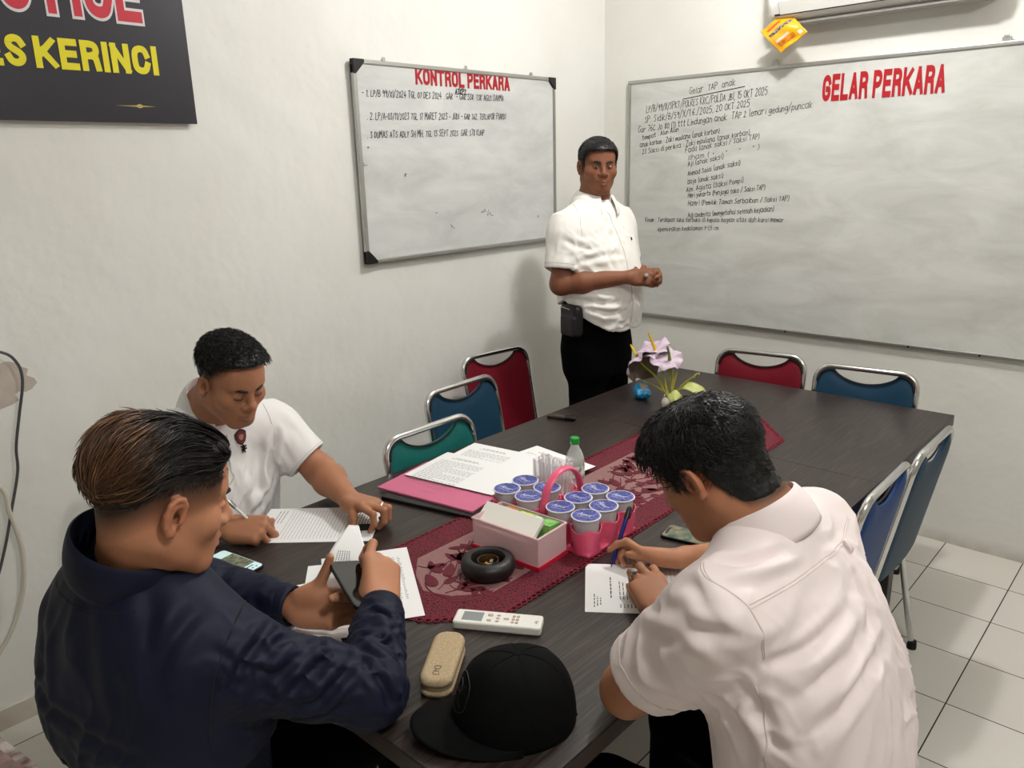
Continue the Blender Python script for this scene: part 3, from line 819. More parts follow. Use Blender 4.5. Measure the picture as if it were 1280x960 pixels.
# ================================================================ chrome chairs
M_rubber = mat('black_rubber', '#0b0b0b', .7)
def vinyl(n, c): return mat(n, c, .5, spec=.25, bump=(260, .12, .001))
M_vred = vinyl('red_vinyl', '#6e1020'); M_vblue = vinyl('navy_vinyl', '#17384f'); M_vgreen = vinyl('green_vinyl', '#0f5c57'); M_vroyal = vinyl('royal_blue_vinyl', '#123a73')
M_pipe = mat('black_piping', '#101012', .5)

def make_chair(m, label):
    r = empty('chair', label=label, cat='chair', group='chrome framed vinyl chairs around the table')
    W = .195; zt = .85; yt = -.275; zb = .43; yb = -.195
    def bk(x, z): # point on the back plane (slightly dished)
        t = (z - zb) / (zt - zb)
        return V((x, yb + (yt - yb) * t - .012 * (1 - (x / W) ** 2), z))
    # hoop: up one side, over, down the other, continuing into the rear legs
    rc = .062; pts = [V((-W-.004, -.235, .004)), V((-W, yb + .03, .36)), V((-W, yb, zb))]
    pts += [bk(-W, zb + .12), bk(-W, zt - rc)]
    for k in range(1, 7):
        a = PI - PI/2 * k / 6; q = bk(-W, zt - rc); pts.append(V((-W + rc + rc * math.cos(a), yt + (yb-yt)*(rc - rc*math.sin(a))/(zt-zb), zt - rc + rc * math.sin(a))))
    half_ = pts[:]
    pts = half_ + [V((-q.x, q.y, q.z)) for q in reversed(half_)]
    MB().tube(pts, .0115, 12).build('back_frame', M_chrome, r)
    # panel with the hand hole scooped out of its top edge
    xs = [-(W-.008) + 2*(W-.008) * i / 36 for i in range(37)]
    def ztop(x):
        e = W - .008 - abs(x); z = zt - .012
        if e < .055: z -= .055 - math.sqrt(max(0, .055**2 - (.055 - e)**2))
        s = abs(x) / .125
        if s < 1: z -= .048 * (1 - s * s) ** .75
        return z
    mb = MB(); nv = 14; th = .014
    for sgn in (1, -1):
        mb.grid(36, nv, lambda u, v: (lambda x: bk(x, zb - .01 + (ztop(x) - zb + .01) * v) + V((0, sgn * th * (1 - .75*max(0, (v-.86)/.14)**2) * (1-.6*max(0,(abs(x)/W-.85)/.15)**2), 0)))(xs[min(36, int(round(u*36)))]), flip=(sgn > 0))
    nn = 37 * (nv + 1)
    edge = [i for i in range(37)] + [j*37 + 36 for j in range(1, nv+1)] + [nv*37 + i for i in range(35, -1, -1)] + [j*37 for j in range(nv-1, 0, -1)]
    fs = []
    for a, b in zip(edge, edge[1:] + edge[:1]): fs.append((a, b, nn + b, nn + a))
    mb.f += fs; mb.mi += [0] * len(fs)
    mb.build('backrest', m, r)
    # black piping round the panel's front edge
    lp = [bk(x, ztop(x)) + V((0, .012, .001)) for x in xs]
    MB().tube(lp, .0035, 6).build('piping', M_pipe, r)
    # seat
    mb = MB(); mb.prism(rrect(.385, .40, .06), .415, .46, 0, Matrix.Translation((0, .015, 0)))
    mb.build('seat', m, r, bevel=.014, seg=3)
    # front legs and seat rails
    for s in (-1, 1):
        MB().tube(smoothline([(s*.185, -.19, .405), (s*.187, .0, .403), (s*.187, .15, .403), (s*.188, .20, .385), (s*.19, .215, .33), (s*.192, .225, .01)], 6), .011, 12).build('leg', M_chrome, r)
    for x, y in ((-.199,-.235),(.199,-.235),(-.192,.225),(.192,.225)):
        MB().lathe([(0,0),(.016,0),(.016,.012),(.0145,.03),(0,.03)], (x, y, 0), 14).build('foot_cap', M_rubber, r)
    MB().tube([(-.187,.10,.403),(.187,.10,.403)], .009, 10).build('seat_rail', M_chrome, r)
    return r

def place(ch, x, y, face):      # x, y = where the middle of the backrest top stands; face = facing direction in degrees (0 = +x)
    rz = math.radians(face - 90); c, s = math.cos(rz), math.sin(rz)
    oy = -.28
    ch.location = (x - (-s * oy), y - (c * oy), 0); ch.rotation_euler = (0, 0, rz)

A = make_chair(M_vred, 'red vinyl chair by the left wall, beside the standing man'); place(A, .165, -1.10, -7)
def another(src, m, label):
    c = copy_tree(src); c['label'] = label
    for ch in [x for x in bpy.data.objects if x.parent == c]:
        if ch.data.materials[0] in (M_vred, M_vblue, M_vgreen, M_vroyal):
            ch.data = ch.data.copy(); ch.data.materials[0] = m
    return c
c = another(A, M_vblue, 'dark blue vinyl chair between the green and the red chair on the left'); place(c, .435, -1.585, 1)
c = another(A, M_vgreen, 'green vinyl chair pushed up to the table beside the folders'); place(c, .735, -2.025, 0)
c = another(A, M_vred, 'red vinyl chair at the far end, in front of the back wall'); place(c, 1.16, -.385, 279)
c = another(A, M_vblue, 'dark blue vinyl chair at the far end, beside the red one'); place(c, 1.625, -.405, 277)
c = another(A, M_vroyal, 'royal blue chair on the right, just behind the man in the pale shirt'); place(c, 2.075, -1.55, 181)
c = another(A, M_vblue, 'dark blue chair on the right, nearest the back wall'); place(c, 2.085, -1.14, 180)
# ================================================================ people: heads, hands, hair, garments
class Fr:
    """local frame: P(x right, y forward, z up) -> world"""
    def __init__(self, c, fwd, up, s=1.0):
        self.c = np.asarray(c, float); f = unit(fwd); r = unit(np.cross(f, up)); u = np.cross(r, f)
        self.R = np.stack([r, f, u], 1); self.s = s
    def P(self, x, y, z): return self.c + self.s * (self.R @ np.array((x, y, z), float))
    def D(self, x, y, z): return self.R @ np.array((x, y, z), float)
    def L(self, W): return ((W - self.c) @ self.R) / self.s

def rotx(a):
    c, s = math.cos(a), math.sin(a); return np.array(((1,0,0),(0,c,-s),(0,s,c)))
def rotz(a):
    c, s = math.cos(a), math.sin(a); return np.array(((c,-s,0),(s,c,0),(0,0,1)))

def skull(F, fat=1.0):
    s = F.s; E = lambda x, y, z, r, k=.02, op='add', A=None: ell(F.P(x, y, z), np.array(r) * s, k * s, op, F.R if A is None else F.R @ A)
    return [E(0,-.012,.034,(.0765,.097,.083)), E(0,.036,.044,(.063,.056,.056),.03)]

def head(F, fat=1.0, eyes='down', mouth=0.0):
    """skull, face, ears; F.c is midway between the ears"""
    s = F.s
    E = lambda x, y, z, r, k=.02, op='add', A=None: ell(F.P(x, y, z), np.array(r) * s, k * s, op, F.R if A is None else F.R @ A)
    Cc = lambda a, b, ra, rb, k=.012, op='add': cap(F.P(*a), F.P(*b), ra * s, rb * s, k * s, op)
    w = fat
    S_ = skull(F)
    S_ += [E(0,.028,-.036,(.060*w,.064,.074),.03)]
    for q in (-1, 1):
        S_ += [Cc((q*.050*w,-.004,-.052),(q*.022*w,.066,-.096),.021*w,.017,.03), E(q*.043*w,.058,-.022,(.024*w,.026,.026),.022)]
    S_ += [Cc((-.012,.074,-.097),(.012,.074,-.097),.0165,.0165,.025)]                    # chin
    S_ += [E(0,.072,-.058,(.032,.028,.027),.025)]                                       # muzzle
    for q in (-1, 1):
        S_ += [Cc((q*.012,.0865,.026),(q*.044,.073,.029),.0082,.0072,.018)]                # brow
        S_ += [E(q*.032,.102,.006,(.016,.013,.0115),.014,'sub')]                          # socket
        S_ += [E(q*.031,.0785,.004,(.0145,.0135,.0125),.004)]                             # lidded eye
        S_ += [Cc((q*.018,.0895,.0045 if eyes == 'down' else .010),(q*.045,.083,.005 if eyes == 'down' else .010),.0026,.0022,.003)]   # upper lid fold
    S_ += [Cc((0,.088,.018),(0,.108,-.022),.0085,.0105,.010), E(0,.108,-.026,(.0135,.012,.0115),.008)]
    for q in (-1, 1):
        S_ += [E(q*.0145,.098,-.030,(.0095,.012,.009),.005)]
        S_ += [E(q*.0075,.107,-.0395,(.0042,.006,.004),.003,'sub')]
    S_ += [Cc((-.023,.0885,-.0625),(0,.101,-.0595),.0045,.0068,.004), Cc((.023,.0885,-.0625),(0,.101,-.0595),.0045,.0068,.004)]
    S_ += [Cc((-.021,.0885,-.0665),(0,.0985,-.0725),.0045,.0082,.004), Cc((.021,.0885,-.0665),(0,.0985,-.0725),.0045,.0082,.004)]
    S_ += [Cc((-.024,.094,-.0645),(0,.107,-.0655),.0016,.0018,.002,'sub'), Cc((.024,.094,-.0645),(0,.107,-.0655),.0016,.0018,.002,'sub')]
    # ears
    for q in (-1, 1):
        A = rotz(q*.22) @ rotx(-.16)
        e = lambda y, z, x=0.0: tuple(np.array((q*.0765, .000, -.002)) + A @ np.array((q*x, y, z)))
        S_ += [E(*e(-.004,.002,.004),(.0065,.0165,.030),.006,'add',A)]
        S_ += [E(*e(.001,.001,.0135),(.0125,.0105,.0195),.002,'sub',A)]
        rim = [e(.011,.006,.006), e(.0095,.020,.008), e(.001,.029,.010), e(-.010,.0275,.011), e(-.0175,.016,.012), e(-.018,.0,.012), e(-.0125,-.016,.010), e(-.004,-.026,.008)]
        for a, b in zip(rim[:-1], rim[1:]): S_ += [Cc(a, b, .0043, .0043, .0025)]
        anti = [e(.002,.018,.007), e(-.009,.012,.009), e(-.0105,-.001,.010), e(-.006,-.013,.009)]
        for a, b in zip(anti[:-1], anti[1:]): S_ += [Cc(a, b, .0032, .0032, .004)]
        S_ += [E(*e(.005,-.004,.002),(.016,.0048,.0075),.002,'sub',A)]
        S_ += [E(*e(.001,-.026,.007),(.0055,.0085,.0095),.005,'add',A), E(*e(.0125,-.004,.006),(.0045,.0045,.0075),.004,'add',A)]
    return S_

def head_tones(F, base, lip, ear=None):
    """colour patches that belong to the face itself (lips, brows' stubble)"""
    T = []
    for t in np.linspace(-1, 1, 7):
        T.append((F.P(t*.021, .098 - .009*abs(t), -.061), .0062*F.s, lip, .8)); T.append((F.P(t*.019, .096 - .009*abs(t), -.0715), .0068*F.s, lip, .8))
    return T

FING = {'index': ((.0275,.093,0),(.042,.026,.0215),.0092,.10), 'middle': ((.0085,.0975,.002),(.046,.030,.0225),.0094,.02),
        'ring': ((-.0115,.093,.001),(.042,.028,.0215),.0089,-.06), 'pinky': ((-.030,.083,-.002),(.033,.021,.019),.0078,-.16)}
class Hand:
    """W wrist, d towards the fingers, n out of the back of the hand, q=+1 if the thumb lies on the d x n side"""
    def __init__(self, W, d, n, q, s=1.07):
        self.W = np.asarray(W, float); d = unit(d); n = np.asarray(n, float); n = unit(n - d * (n @ d)); self.d, self.n = d, n
        self.l = q * np.cross(d, n); self.s = s; self.tips = {}; self.shapes = []; self.nails = []; self.joints = {}
    def P(self, a, b, c): return self.W + self.s * (self.l * a + self.d * b + self.n * c)
    def _fing(self, name, sp, m, p, t):
        b, L, r, s0 = FING[name]; a = sp + s0
        f = self.d * math.cos(a) + self.l * math.sin(a); pts = [self.P(*b)]; ang = 0
        for k, g in zip(L, (m, p, t)):
            ang += g; pts.append(pts[-1] + self.s * k * (f * math.cos(ang) - self.n * math.sin(ang)))
        return pts, f, ang
    def _thumb(self, az, el, f1, f2, tw):
        d0 = self.l * math.sin(az) * math.cos(el) + self.d * math.cos(az) * math.cos(el) - self.n * math.sin(el)
        ax = unit(np.cross(d0, self.l * math.cos(tw) - self.d * .2 + self.n * math.sin(tw)))
        pts = [self.P(.020,.018,-.010)]; pts.append(pts[-1] + self.s*.046*d0); v = d0
        for L, f in ((.034, f1), (.027, f2)):
            c, sn = math.cos(f), math.sin(f); v = v*c + np.cross(ax, v)*sn + ax*(ax @ v)*(1-c); pts.append(pts[-1] + self.s*L*v)
        return pts, ax
    def finger(self, name, curl=None, tip=None, spread=0.0):
        if tip is not None:
            R_ = np.random.RandomState(1); best = None; tip = np.asarray(tip, float)
            c0 = np.array((0, .6, .8)); w = np.array((.35, .9, 1.0))
            for it in range(5):
                for _ in range(260):
                    a, m, p = c0 + w * R_.uniform(-1, 1, 3); a = np.clip(a, -.4, .4); m = np.clip(m, -.5, 1.6); p = np.clip(p, 0.02, 1.9)
                    pts, f, an = self._fing(name, a, m, p, .6*p); e = np.linalg.norm(pts[-1] - tip) + .002 * abs(a)
                    if best is None or e < best[0]: best = (e, a, m, p)
                c0 = np.array(best[1:]); w = w * .45
            spread, m, p = best[1:]; curl = (m, p, .6*p)
        pts, f, ang = self._fing(name, spread, *curl); r = FING[name][2] * self.s
        rs = [r*1.08, r*1.0, r*.92, r*.78]
        self.shapes += [cap(pts[0], pts[1], rs[0], rs[1], .006*self.s), cap(pts[1], pts[2], rs[1], rs[2], .0012), cap(pts[2], pts[3], rs[2], rs[3], .0012)]
        self.shapes += [ell(pts[1], (r*1.06,)*3, .003), ell(pts[2], (r*.98,)*3, .002)]
        up = f * math.sin(ang) + self.n * math.cos(ang); dr = unit(pts[3] - pts[2])
        self.nails.append((pts[3] + up * r * .62 - dr * .001, r * .62)); self.joints[name] = pts; self.tips[name] = pts[3]
        return self
    def thumb(self, par=None, tip=None):
        if tip is not None:
            R_ = np.random.RandomState(2); best = None; tip = np.asarray(tip, float)
            c0 = np.array((.7, .5, .3, .3, 0)); w = np.array((.6, .6, .6, .6, 1.2)); lo = np.array((.1, -.3, -.15, -.3, -1.4)); hi = np.array((1.35, 1.2, .9, 1.2, 1.4))
            for it in range(6):
                for _ in range(320):
                    q = np.clip(c0 + w * R_.uniform(-1, 1, 5), lo, hi); pts, ax = self._thumb(*q); e = np.linalg.norm(pts[-1] - tip)
                    if best is None or e < best[0]: best = (e, q)
                c0 = best[1]; w = w * .45
            par = best[1]
        pts, ax = self._thumb(*par); s = self.s
        self.shapes += [cap(pts[0], pts[1], .0155*s, .0125*s, .014*s), cap(pts[1], pts[2], .0118*s, .0108*s, .004*s), cap(pts[2], pts[3], .0108*s, .0082*s, .0015*s)]
        self.joints['thumb'] = pts; self.tips['thumb'] = pts[3]
        up = unit(np.cross(ax, unit(pts[3] - pts[2]))); up = -up
        self.nails.append((pts[3] + up * .006 * s, .0055 * s))
        return self
    def palm(self):
        s = self.s; B = np.stack([self.l, self.d, self.n], 1); S0 = []
        for nm in FING:
            b = FING[nm][0]; S0.append(cap(self.P(b[0]*.55, .006, -.002), self.P(*b), .0145*s, .0105*s, .012*s))
        S0 += [rbox(self.P(-.002,.052,-.003), np.array((.036,.042,.0135))*s, .012*s, .012*s, 'add', B),
               ell(self.P(.021,.038,-.013), np.array((.016,.028,.013))*s, .012*s, 'add', B), ell(self.P(-.024,.036,-.011), np.array((.013,.030,.012))*s, .012*s, 'add', B)]
        self.shapes = S0 + self.shapes
        return self
    def all(self): return self.palm().shapes
    def tone(self, col): return [(c, r, col, .85) for c, r in self.nails]

def forearm(E_, W, h, re=.045, rw=.0275, k=.02):
    """elbow to wrist, a little flattened at the wrist in the hand's plane"""
    E_, W = np.asarray(E_, float), np.asarray(W, float); m = E_ * .68 + W * .32
    return [cap(E_, m, re, re*1.02, k), cap(m, W, re*1.02, rw, k), cap(W, h.P(0,.012,-.001), rw*1.02, .0235, .012, 'add', h.n, .82)]

def toner(base, patches, var=.07, seed=0, extra=None):
    b = np.array(lin(base)[:3])
    def f(v):
        n = noise3(v * 38 + seed) * .6 + noise3(v * 140 + seed) * .4
        c = b[None] * (1 + var * n[:, None] * 2)
        for p, r, col, w in patches:
            d = np.linalg.norm(v - p, axis=1) / r; m = d < 2
            if m.any():
                t = (w * np.clip(1.6 - d[m], 0, 1))[:, None]; c[m] = c[m] * (1 - t) + np.array(lin(col)[:3]) * t
        if extra: c = extra(v, c)
        return np.clip(c, 0, 1)
    return f

def hairline(q, line):
    ys = [a for a, b in line]; zs = [b for a, b in line]
    return np.interp(q[:, 1], ys, zs)

def hair_shape(F, th, line, k=.006, neck=()):
    sk = skull(F) + list(neck)
    def fn(P):
        q = F.L(P); d = evalsdf(sk, P); z = (hairline(q, line) - q[:, 2]) * F.s * .75
        t = th(q) * F.s
        a = d - t; h = np.clip(.5 + .5 * (a - z) / k, 0, 1)
        return z * (1 - h) + a * h + k * h * (1 - h)
    return raw(fn, F.P(0, 0, .04), .17 * F.s)

def strands(F, th, line, N, flow, length, r0, lift, steps=5, seed=1, colour=None, region=None, tipcol=None, jit=.25, wave=0.0, neck=()):
    """locks combed along flow(q) just over the hair's surface"""
    R_ = np.random.RandomState(seed); sk = skull(F) + list(neck)
    u = R_.normal(size=(N * 3, 3)); u /= np.linalg.norm(u, axis=1, keepdims=True)
    q = u * np.array((.08, .1, .087)) + np.array((0, -.008, .036))
    m = q[:, 2] > hairline(q, line) + .002
    if region is not None: m &= region(q)
    q = q[m][:N]; n = len(q); P = F.c + F.s * (q @ F.R.T)
    def dist(P): return evalsdf(sk, P) - th(F.L(P)) * F.s
    def grad(P):
        e = 1e-3; return np.stack([(dist(P + e*np.eye(3)[i]) - dist(P - e*np.eye(3)[i])) / (2*e) for i in range(3)], 1)
    pts = []; L = length * R_.uniform(.6, 1.15, n); jd = R_.normal(size=(n, 3)) * jit
    off0 = -.004; ph = R_.uniform(0, 6.28, n); lf = lift * R_.uniform(.3, 1.4, n)
    for i in range(steps + 1):
        t = i / steps; g = grad(P); g /= np.linalg.norm(g, axis=1, keepdims=True) + 1e-9
        P = P - g * (dist(P) - (off0 + (lf - off0) * t ** .8))[:, None]
        pts.append(P.copy())
        f = flow(F.L(P)) + jd; f = f @ F.R.T
        if wave: f = f + np.cross(g, f) * (wave * np.sin(ph + 9 * t))[:, None]
        f = f - g * (f * g).sum(1)[:, None]; f /= np.linalg.norm(f, axis=1, keepdims=True) + 1e-9
        P = P + f * (L / steps)[:, None] * F.s
    pts = np.stack(pts, 1)                       # n, steps+1, 3
    V_, Fc, Cl = [], [], []
    T = np.gradient(pts, axis=1); T /= np.linalg.norm(T, axis=2, keepdims=True) + 1e-9
    g = np.cross(T, (pts - F.c)); g /= np.linalg.norm(g, axis=2, keepdims=True) + 1e-9; w = np.cross(T, g)
    rad = r0 * R_.uniform(.6, 1.3, n)[:, None] * np.interp(np.linspace(0, 1, steps+1), (0, .6, 1), (1, .8, .12))[None]
    for k in range(3):
        a = 2 * PI * k / 3; V_.append(pts + (g * math.cos(a) + w * math.sin(a)) * rad[..., None])
    Vv = np.stack(V_, 2)                         # n, steps+1, 3, 3
    idx = np.arange(n * (steps + 1) * 3).reshape(n, steps + 1, 3)
    Q = []
    for k in range(3):
        l = (k + 1) % 3; Q.append(np.stack([idx[:, :-1, k], idx[:, :-1, l], idx[:, 1:, l], idx[:, 1:, k]], -1).reshape(-1, 4))
    c0 = np.array(lin(colour)[:3]); tt = np.linspace(0, 1, steps + 1)[None, :, None, None]
    col = np.broadcast_to(c0, (n, steps + 1, 3, 3)).copy() * R_.uniform(.6, 1.5, n)[:, None, None, None]
    if tipcol is not None:
        wt = tipcol[1](q)[:, None, None, None] * np.clip(tt * 1.7 - .1, 0, 1)
        col = col * (1 - wt) + np.array(lin(tipcol[0])[:3]) * R_.uniform(.5, 1.4, n)[:, None, None, None] * wt
    return Vv.reshape(-1, 3), np.concatenate(Q), col.reshape(-1, 3)

def hair(parent, F, th, line, mat_, base, locks, h=.003, rough=None, neck=()):
    v, f = surface([hair_shape(F, th, line, neck=neck)], h); v, f = keep_big(v, f); v = relax(v, f, 1, .4)
    n = vnormals(v, f); v = v + n * ((noise3(v * 160) * .0016 + noise3(v * 70 + 5) * .002) * (1 if rough is None else rough))[:, None]
    c = np.tile(np.array(lin(base)[:3]), (len(v), 1)) * (1 + .5 * noise3(v * 120)[:, None])
    Vs, Fs, Cs = [v], [f], [c]; o = len(v)
    for a, b, cc in locks: Vs.append(a); Fs.append(b + o); Cs.append(cc); o += len(a)
    return net_object('hair', np.concatenate(Vs), np.concatenate(Fs), mat_, parent, np.clip(np.concatenate(Cs), 0, 1))

def brow(parent, F, mat_, r=.0042):
    for q in (-1, 1):
        pts = [F.P(q*.013,.0975,.0225), F.P(q*.022,.0965,.0255), F.P(q*.034,.0900,.0270), F.P(q*.046,.0790,.0235)]
        pts = smoothline([tuple(p) for p in pts], 5); n = len(pts)
        MB().tube(pts, [r*F.s*(.55 + .6*math.sin(PI*min(1, (i+1.5)/(n+1)))) for i in range(n)], 8).build('eyebrow', mat_, parent)

def collar_fold(name, parent, N0, ax, front, r0, r1, h0, h1, th, mat_, open_=.35, point=.02, tilt=.12, ratio=.9):
    """a folded collar: band round the neck that turns outward and falls; front = forward direction, open_ = gap at the throat (radians)"""
    N0 = np.asarray(N0, float); ax = unit(ax); f = unit(np.asarray(front, float) - ax * (np.asarray(front, float) @ ax)); r = np.cross(f, ax)
    mb = MB(); NU = 60
    def fn(u, v):
        a = open_ + (2 * PI - 2 * open_) * u            # from the front, round the back
        c, s = math.cos(a), math.sin(a)
        fr = max(0, c) ** 2
        if v < .45:                                     # stand
            t = v / .45; rad = r0 + (r0*.02)*t; z = h0 + (h1 - h0) * t
        else:                                           # fall
            t = (v - .45) / .55; rad = r0*1.02 + (r1 - r0) * math.sin(t * PI / 2) + .004*t; z = h1 + .004*math.sin(t*PI) - (h1 - h0) * 1.0 * t - point * t * fr
        z += -tilt * r0 * c * 2.2
        return V(N0 + rad * (f * c + r * s * ratio) + ax * z)
    mb.grid(NU, 14, fn)
    return mb.build(name, mat_, parent, solid=th, fix=False, sub=0)
# ================================================================ people
from mathutils.bvhtree import BVHTree
def skinmat(n): return vcol_mat(n, .52, .35, bump=(420, .08, .001))
M_skin = skinmat('skin')
M_hair = vcol_mat('hair', .42, .45)
M_browhair = mat('brow_hair', '#17100d', .6)
M_trs = mat('black_trousers', '#040405', .9, spec=.08, bump=(300, .15, .001))
M_shoe = mat('black_shoes', '#0c0b0b', .4)
def cloth(n, c, rough=.75, sheen=.1): return mat(n, c, rough, spec=.25, sheen=sheen, bump=(900, .12, .0006))
M_navy = cloth('navy_jacket_cloth', '#10152a', .6, .0)
M_cream = cloth('pale_shirt_cloth', '#ecdfde')
M_polo = cloth('white_polo_knit', '#eeedec')
M_shirt = cloth('white_shirt_cloth', '#f0eee8')

def bvh(o):
    return BVHTree.FromPolygons([v.co for v in o.data.vertices], [tuple(p.vertices) for p in o.data.polygons])
def seam(name, parent, tree, pts, r, m, lift=.0, n=10):
    q = []
    for p in smoothline(pts, n):
        h = tree.find_nearest(p)
        q.append(h[0] + h[1] * lift)
    q = [q[0]] + [(q[i-1] + q[i]*2 + q[i+1]) / 4 for i in range(1, len(q)-1)] + [q[-1]]
    return MB().tube(q, r, 6).build(name, m, parent)
def decal(name, parent, tree, c, right, up, poly, m, lift=.0015, thick=.001, n=None):
    """flat badge laid on the cloth"""
    h = tree.find_nearest(V(c)); nn = h[1] if n is None else V(n).normalized()
    r = V(right); r = (r - nn * r.dot(nn)).normalized(); u = nn.cross(r)
    if u.dot(V(up)) < 0: u = -u
    mb = MB(); mb.prism(poly, 0, thick, 0, frame(r, u, nn, h[0] + nn * lift)); return mb.build(name, m, parent, smooth=False)

def seated_legs(parent, hipL, hipR, kneeL, kneeR, ankL, ankR, fwd, m, h=.008):
    S0 = []
    for hp, kn, an in ((hipL, kneeL, ankL), (hipR, kneeR, ankR)):
        S0 += [cap(hp, kn, .088, .066, .03), cap(kn, an, .064, .05, .02)]
    S0 += [ell((A3(*hipL) + A3(*hipR)) / 2 + A3(0, 0, .01), (.16, .15, .11), .06)]
    solid('trousers', S0, h, m, parent, smooth=2)
    for an in (ankL, ankR):
        a = A3(*an); f = unit(A3(*fwd))
        S0 = [cap(a + A3(0,0,-.045) - f*.03, a + A3(0,0,-.05) + f*.15, .037, .034, .02), cap(a + A3(0,0,.03), a + A3(0,0,-.04), .042, .04, .03), half((a[0], a[1], .002), (0,0,-1), .004)]
        solid('shoe', S0, .007, M_shoe, parent, smooth=1)

def stool(x, y, rz, label):
    r = empty('stool', (x, y, 0), rz, label, 'stool', None)
    mb = MB(); mb.lathe([(0,.395),(.15,.395),(.158,.405),(.158,.42),(.15,.428),(0,.43)], n=32); mb.build('seat', M_black, r, bevel=.003)
    for k in range(4):
        a = PI/4 + k*PI/2; c, s = math.cos(a), math.sin(a)
        MB().tube([(c*.12, s*.12, .395), (c*.17, s*.17, .0)], .011, 10).build('leg', M_chrome, r)
    MB().tube([(.148*math.cos(t*PI/10), .148*math.sin(t*PI/10), .18) for t in range(20)], .006, 8, closed=True).build('foot_ring', M_chrome, r)
    return r

def person(name_label, base):
    return empty('person', base, label=name_label, cat='person')
def to_parent(root):
    """parts were built in room coordinates"""
    inv = Matrix.Translation(-root.location)
    for o in bpy.data.objects:
        if o.parent == root and 'placed' not in o:
            o.data.transform(inv); o['placed'] = 1; del o['placed']

HB = .0032      # body mesh cell
# ---------------------------------------------------------------- 1 navy jacket, back to us, holding a phone
def heading(a, pitch=0): a, p = math.radians(a), math.radians(pitch); return A3(math.cos(a)*math.cos(p), math.sin(a)*math.cos(p), math.sin(p))
P1 = person('man in a navy jacket at the near end of the table, holding a phone', (1.31, -3.20, 0))
F = Fr((1.431, -3.201, 1.188), heading(80, -18), heading(80, 72), 1.02)
shL, shR = A3(1.154,-3.189,.962), A3(1.512,-3.170,.912)
elL, elR = A3(1.085,-3.0,.805), A3(1.655,-2.985,.806)
wL, wR = A3(1.30,-2.912,.802), A3(1.505,-2.835,.850)
nb = A3(1.366,-3.232,1.052)
hR = Hand(wR, (-.62,.52,.50), (.3,.3,.8), -1)
hR.finger('index', tip=(1.405,-2.752,.862)).finger('middle', tip=(1.425,-2.752,.850)).finger('ring', tip=(1.445,-2.758,.842)).finger('pinky', tip=(1.462,-2.768,.838)).thumb(tip=(1.432,-2.878,.858))
hL = Hand(wL, (.85,.52,.05), (-.4,.75,-.45), 1)
hL.finger('index', tip=(1.455,-2.826,.856)).finger('middle', tip=(1.460,-2.830,.843)).finger('ring', tip=(1.452,-2.838,.830)).finger('pinky', tip=(1.430,-2.848,.818)).thumb(tip=(1.357,-2.848,.912))
SK = '#b57e5f'
body = head(F, 1.02) + [cap(F.P(0,-.028,-.04), nb, .058, .062, .03), cap(nb, (1.34,-3.22,.92), .055, .07, .05)]
body += [cap(nb*.7+s_*.3-A3(0,0,.06), s_, .035, .045, .03) for s_ in (shL, shR)]
for s_, e_, w_, h_ in ((shL, elL, wL, hL), (shR, elR, wR, hR)):
    body += [cap(s_, e_, .05, .042, .02)] + forearm(e_, w_, h_, .035, .025) + h_.all()
LINE1 = [(-.12,-.022),(-.09,-.02),(-.06,.0),(-.03,.026),(0,.040),(.03,.046),(.06,.052),(.075,.066),(.1,.07)]
def fade1(v, c):
    q = F.L(v); zl = hairline(q, LINE1); d = (zl - q[:, 2]); m = (d > -.02) & (d < .055) & (q[:, 1] < .072) & (q[:, 2] > -.085) & (np.abs(q[:,0]) < .082)
    ear = (np.abs(q[:,0]) > .078); m &= ~ear
    t = np.where(m, np.clip(1 - d / .055, 0, 1) ** .8 * .97, 0)[:, None]
    return c * (1 - t) + np.array(lin('#1d1512')[:3]) * t
pat = head_tones(F, SK, '#8d5449') + hR.tone('#c79c86') + hL.tone('#c79c86')
for q in (-1, 1): pat.append((F.P(q*.083,-.01,0), .034, '#b06a50', .45))
solid('body', body, HB, M_skin, P1, tone=toner(SK, pat, .06, 1, fade1))
def th1(q):
    t = .003 + .013*np.clip((q[:,2]-.05)/.06,0,1) + .012*np.clip((-q[:,1]-.02)/.06,0,1)*np.clip((q[:,2]-.0)/.05,0,1)
    return t * np.clip((q[:,2] - hairline(q, LINE1)) / .03, .12, 1)
def flow1(q):      # combed over from a parting on the far side, down and back
    w = np.clip((-q[:,1]+.035)/.06, .12, 1); return np.stack([.70*w, -.80 - 3*np.clip(-q[:,1]-.03,0,1), -.65*w*w], 1)
back_ = lambda q: np.clip((-q[:,1]+.015)/.05,0,1)
top_ = lambda q: (q[:,2] > np.interp(q[:,1], [-.06,0,.04,.07], [.03,.055,.068,.07]))
LK = [strands(F, th1, LINE1, 2600, flow1, .075, .0010, .006, 7, 2, '#130f0d', top_, ('#5a3d28', back_), .10, .12),
      strands(F, th1, LINE1, 420, flow1, .085, .0024, .009, 8, 12, '#16110f', top_, ('#6b4a31', back_), .08, .10),
      strands(F, th1, LINE1, 700, flow1, .06, .0014, .007, 7, 3, '#17110e', lambda q: (q[:,2] > .0)&(q[:,1] < -.04), ('#6a4730', lambda q: np.ones(len(q))), .12, .15),
      strands(F, th1, LINE1, 4200, lambda q: np.stack([q[:,0]*0, -.4+q[:,1]*0, -1+q[:,1]*0],1), .018, .0006, .0012, 3, 4, '#0e0b0a', lambda q: ~top_(q), None, .2)]
hair(P1, F, th1, LINE1, M_hair, '#120d0b', LK)
brow(P1, F, M_browhair)
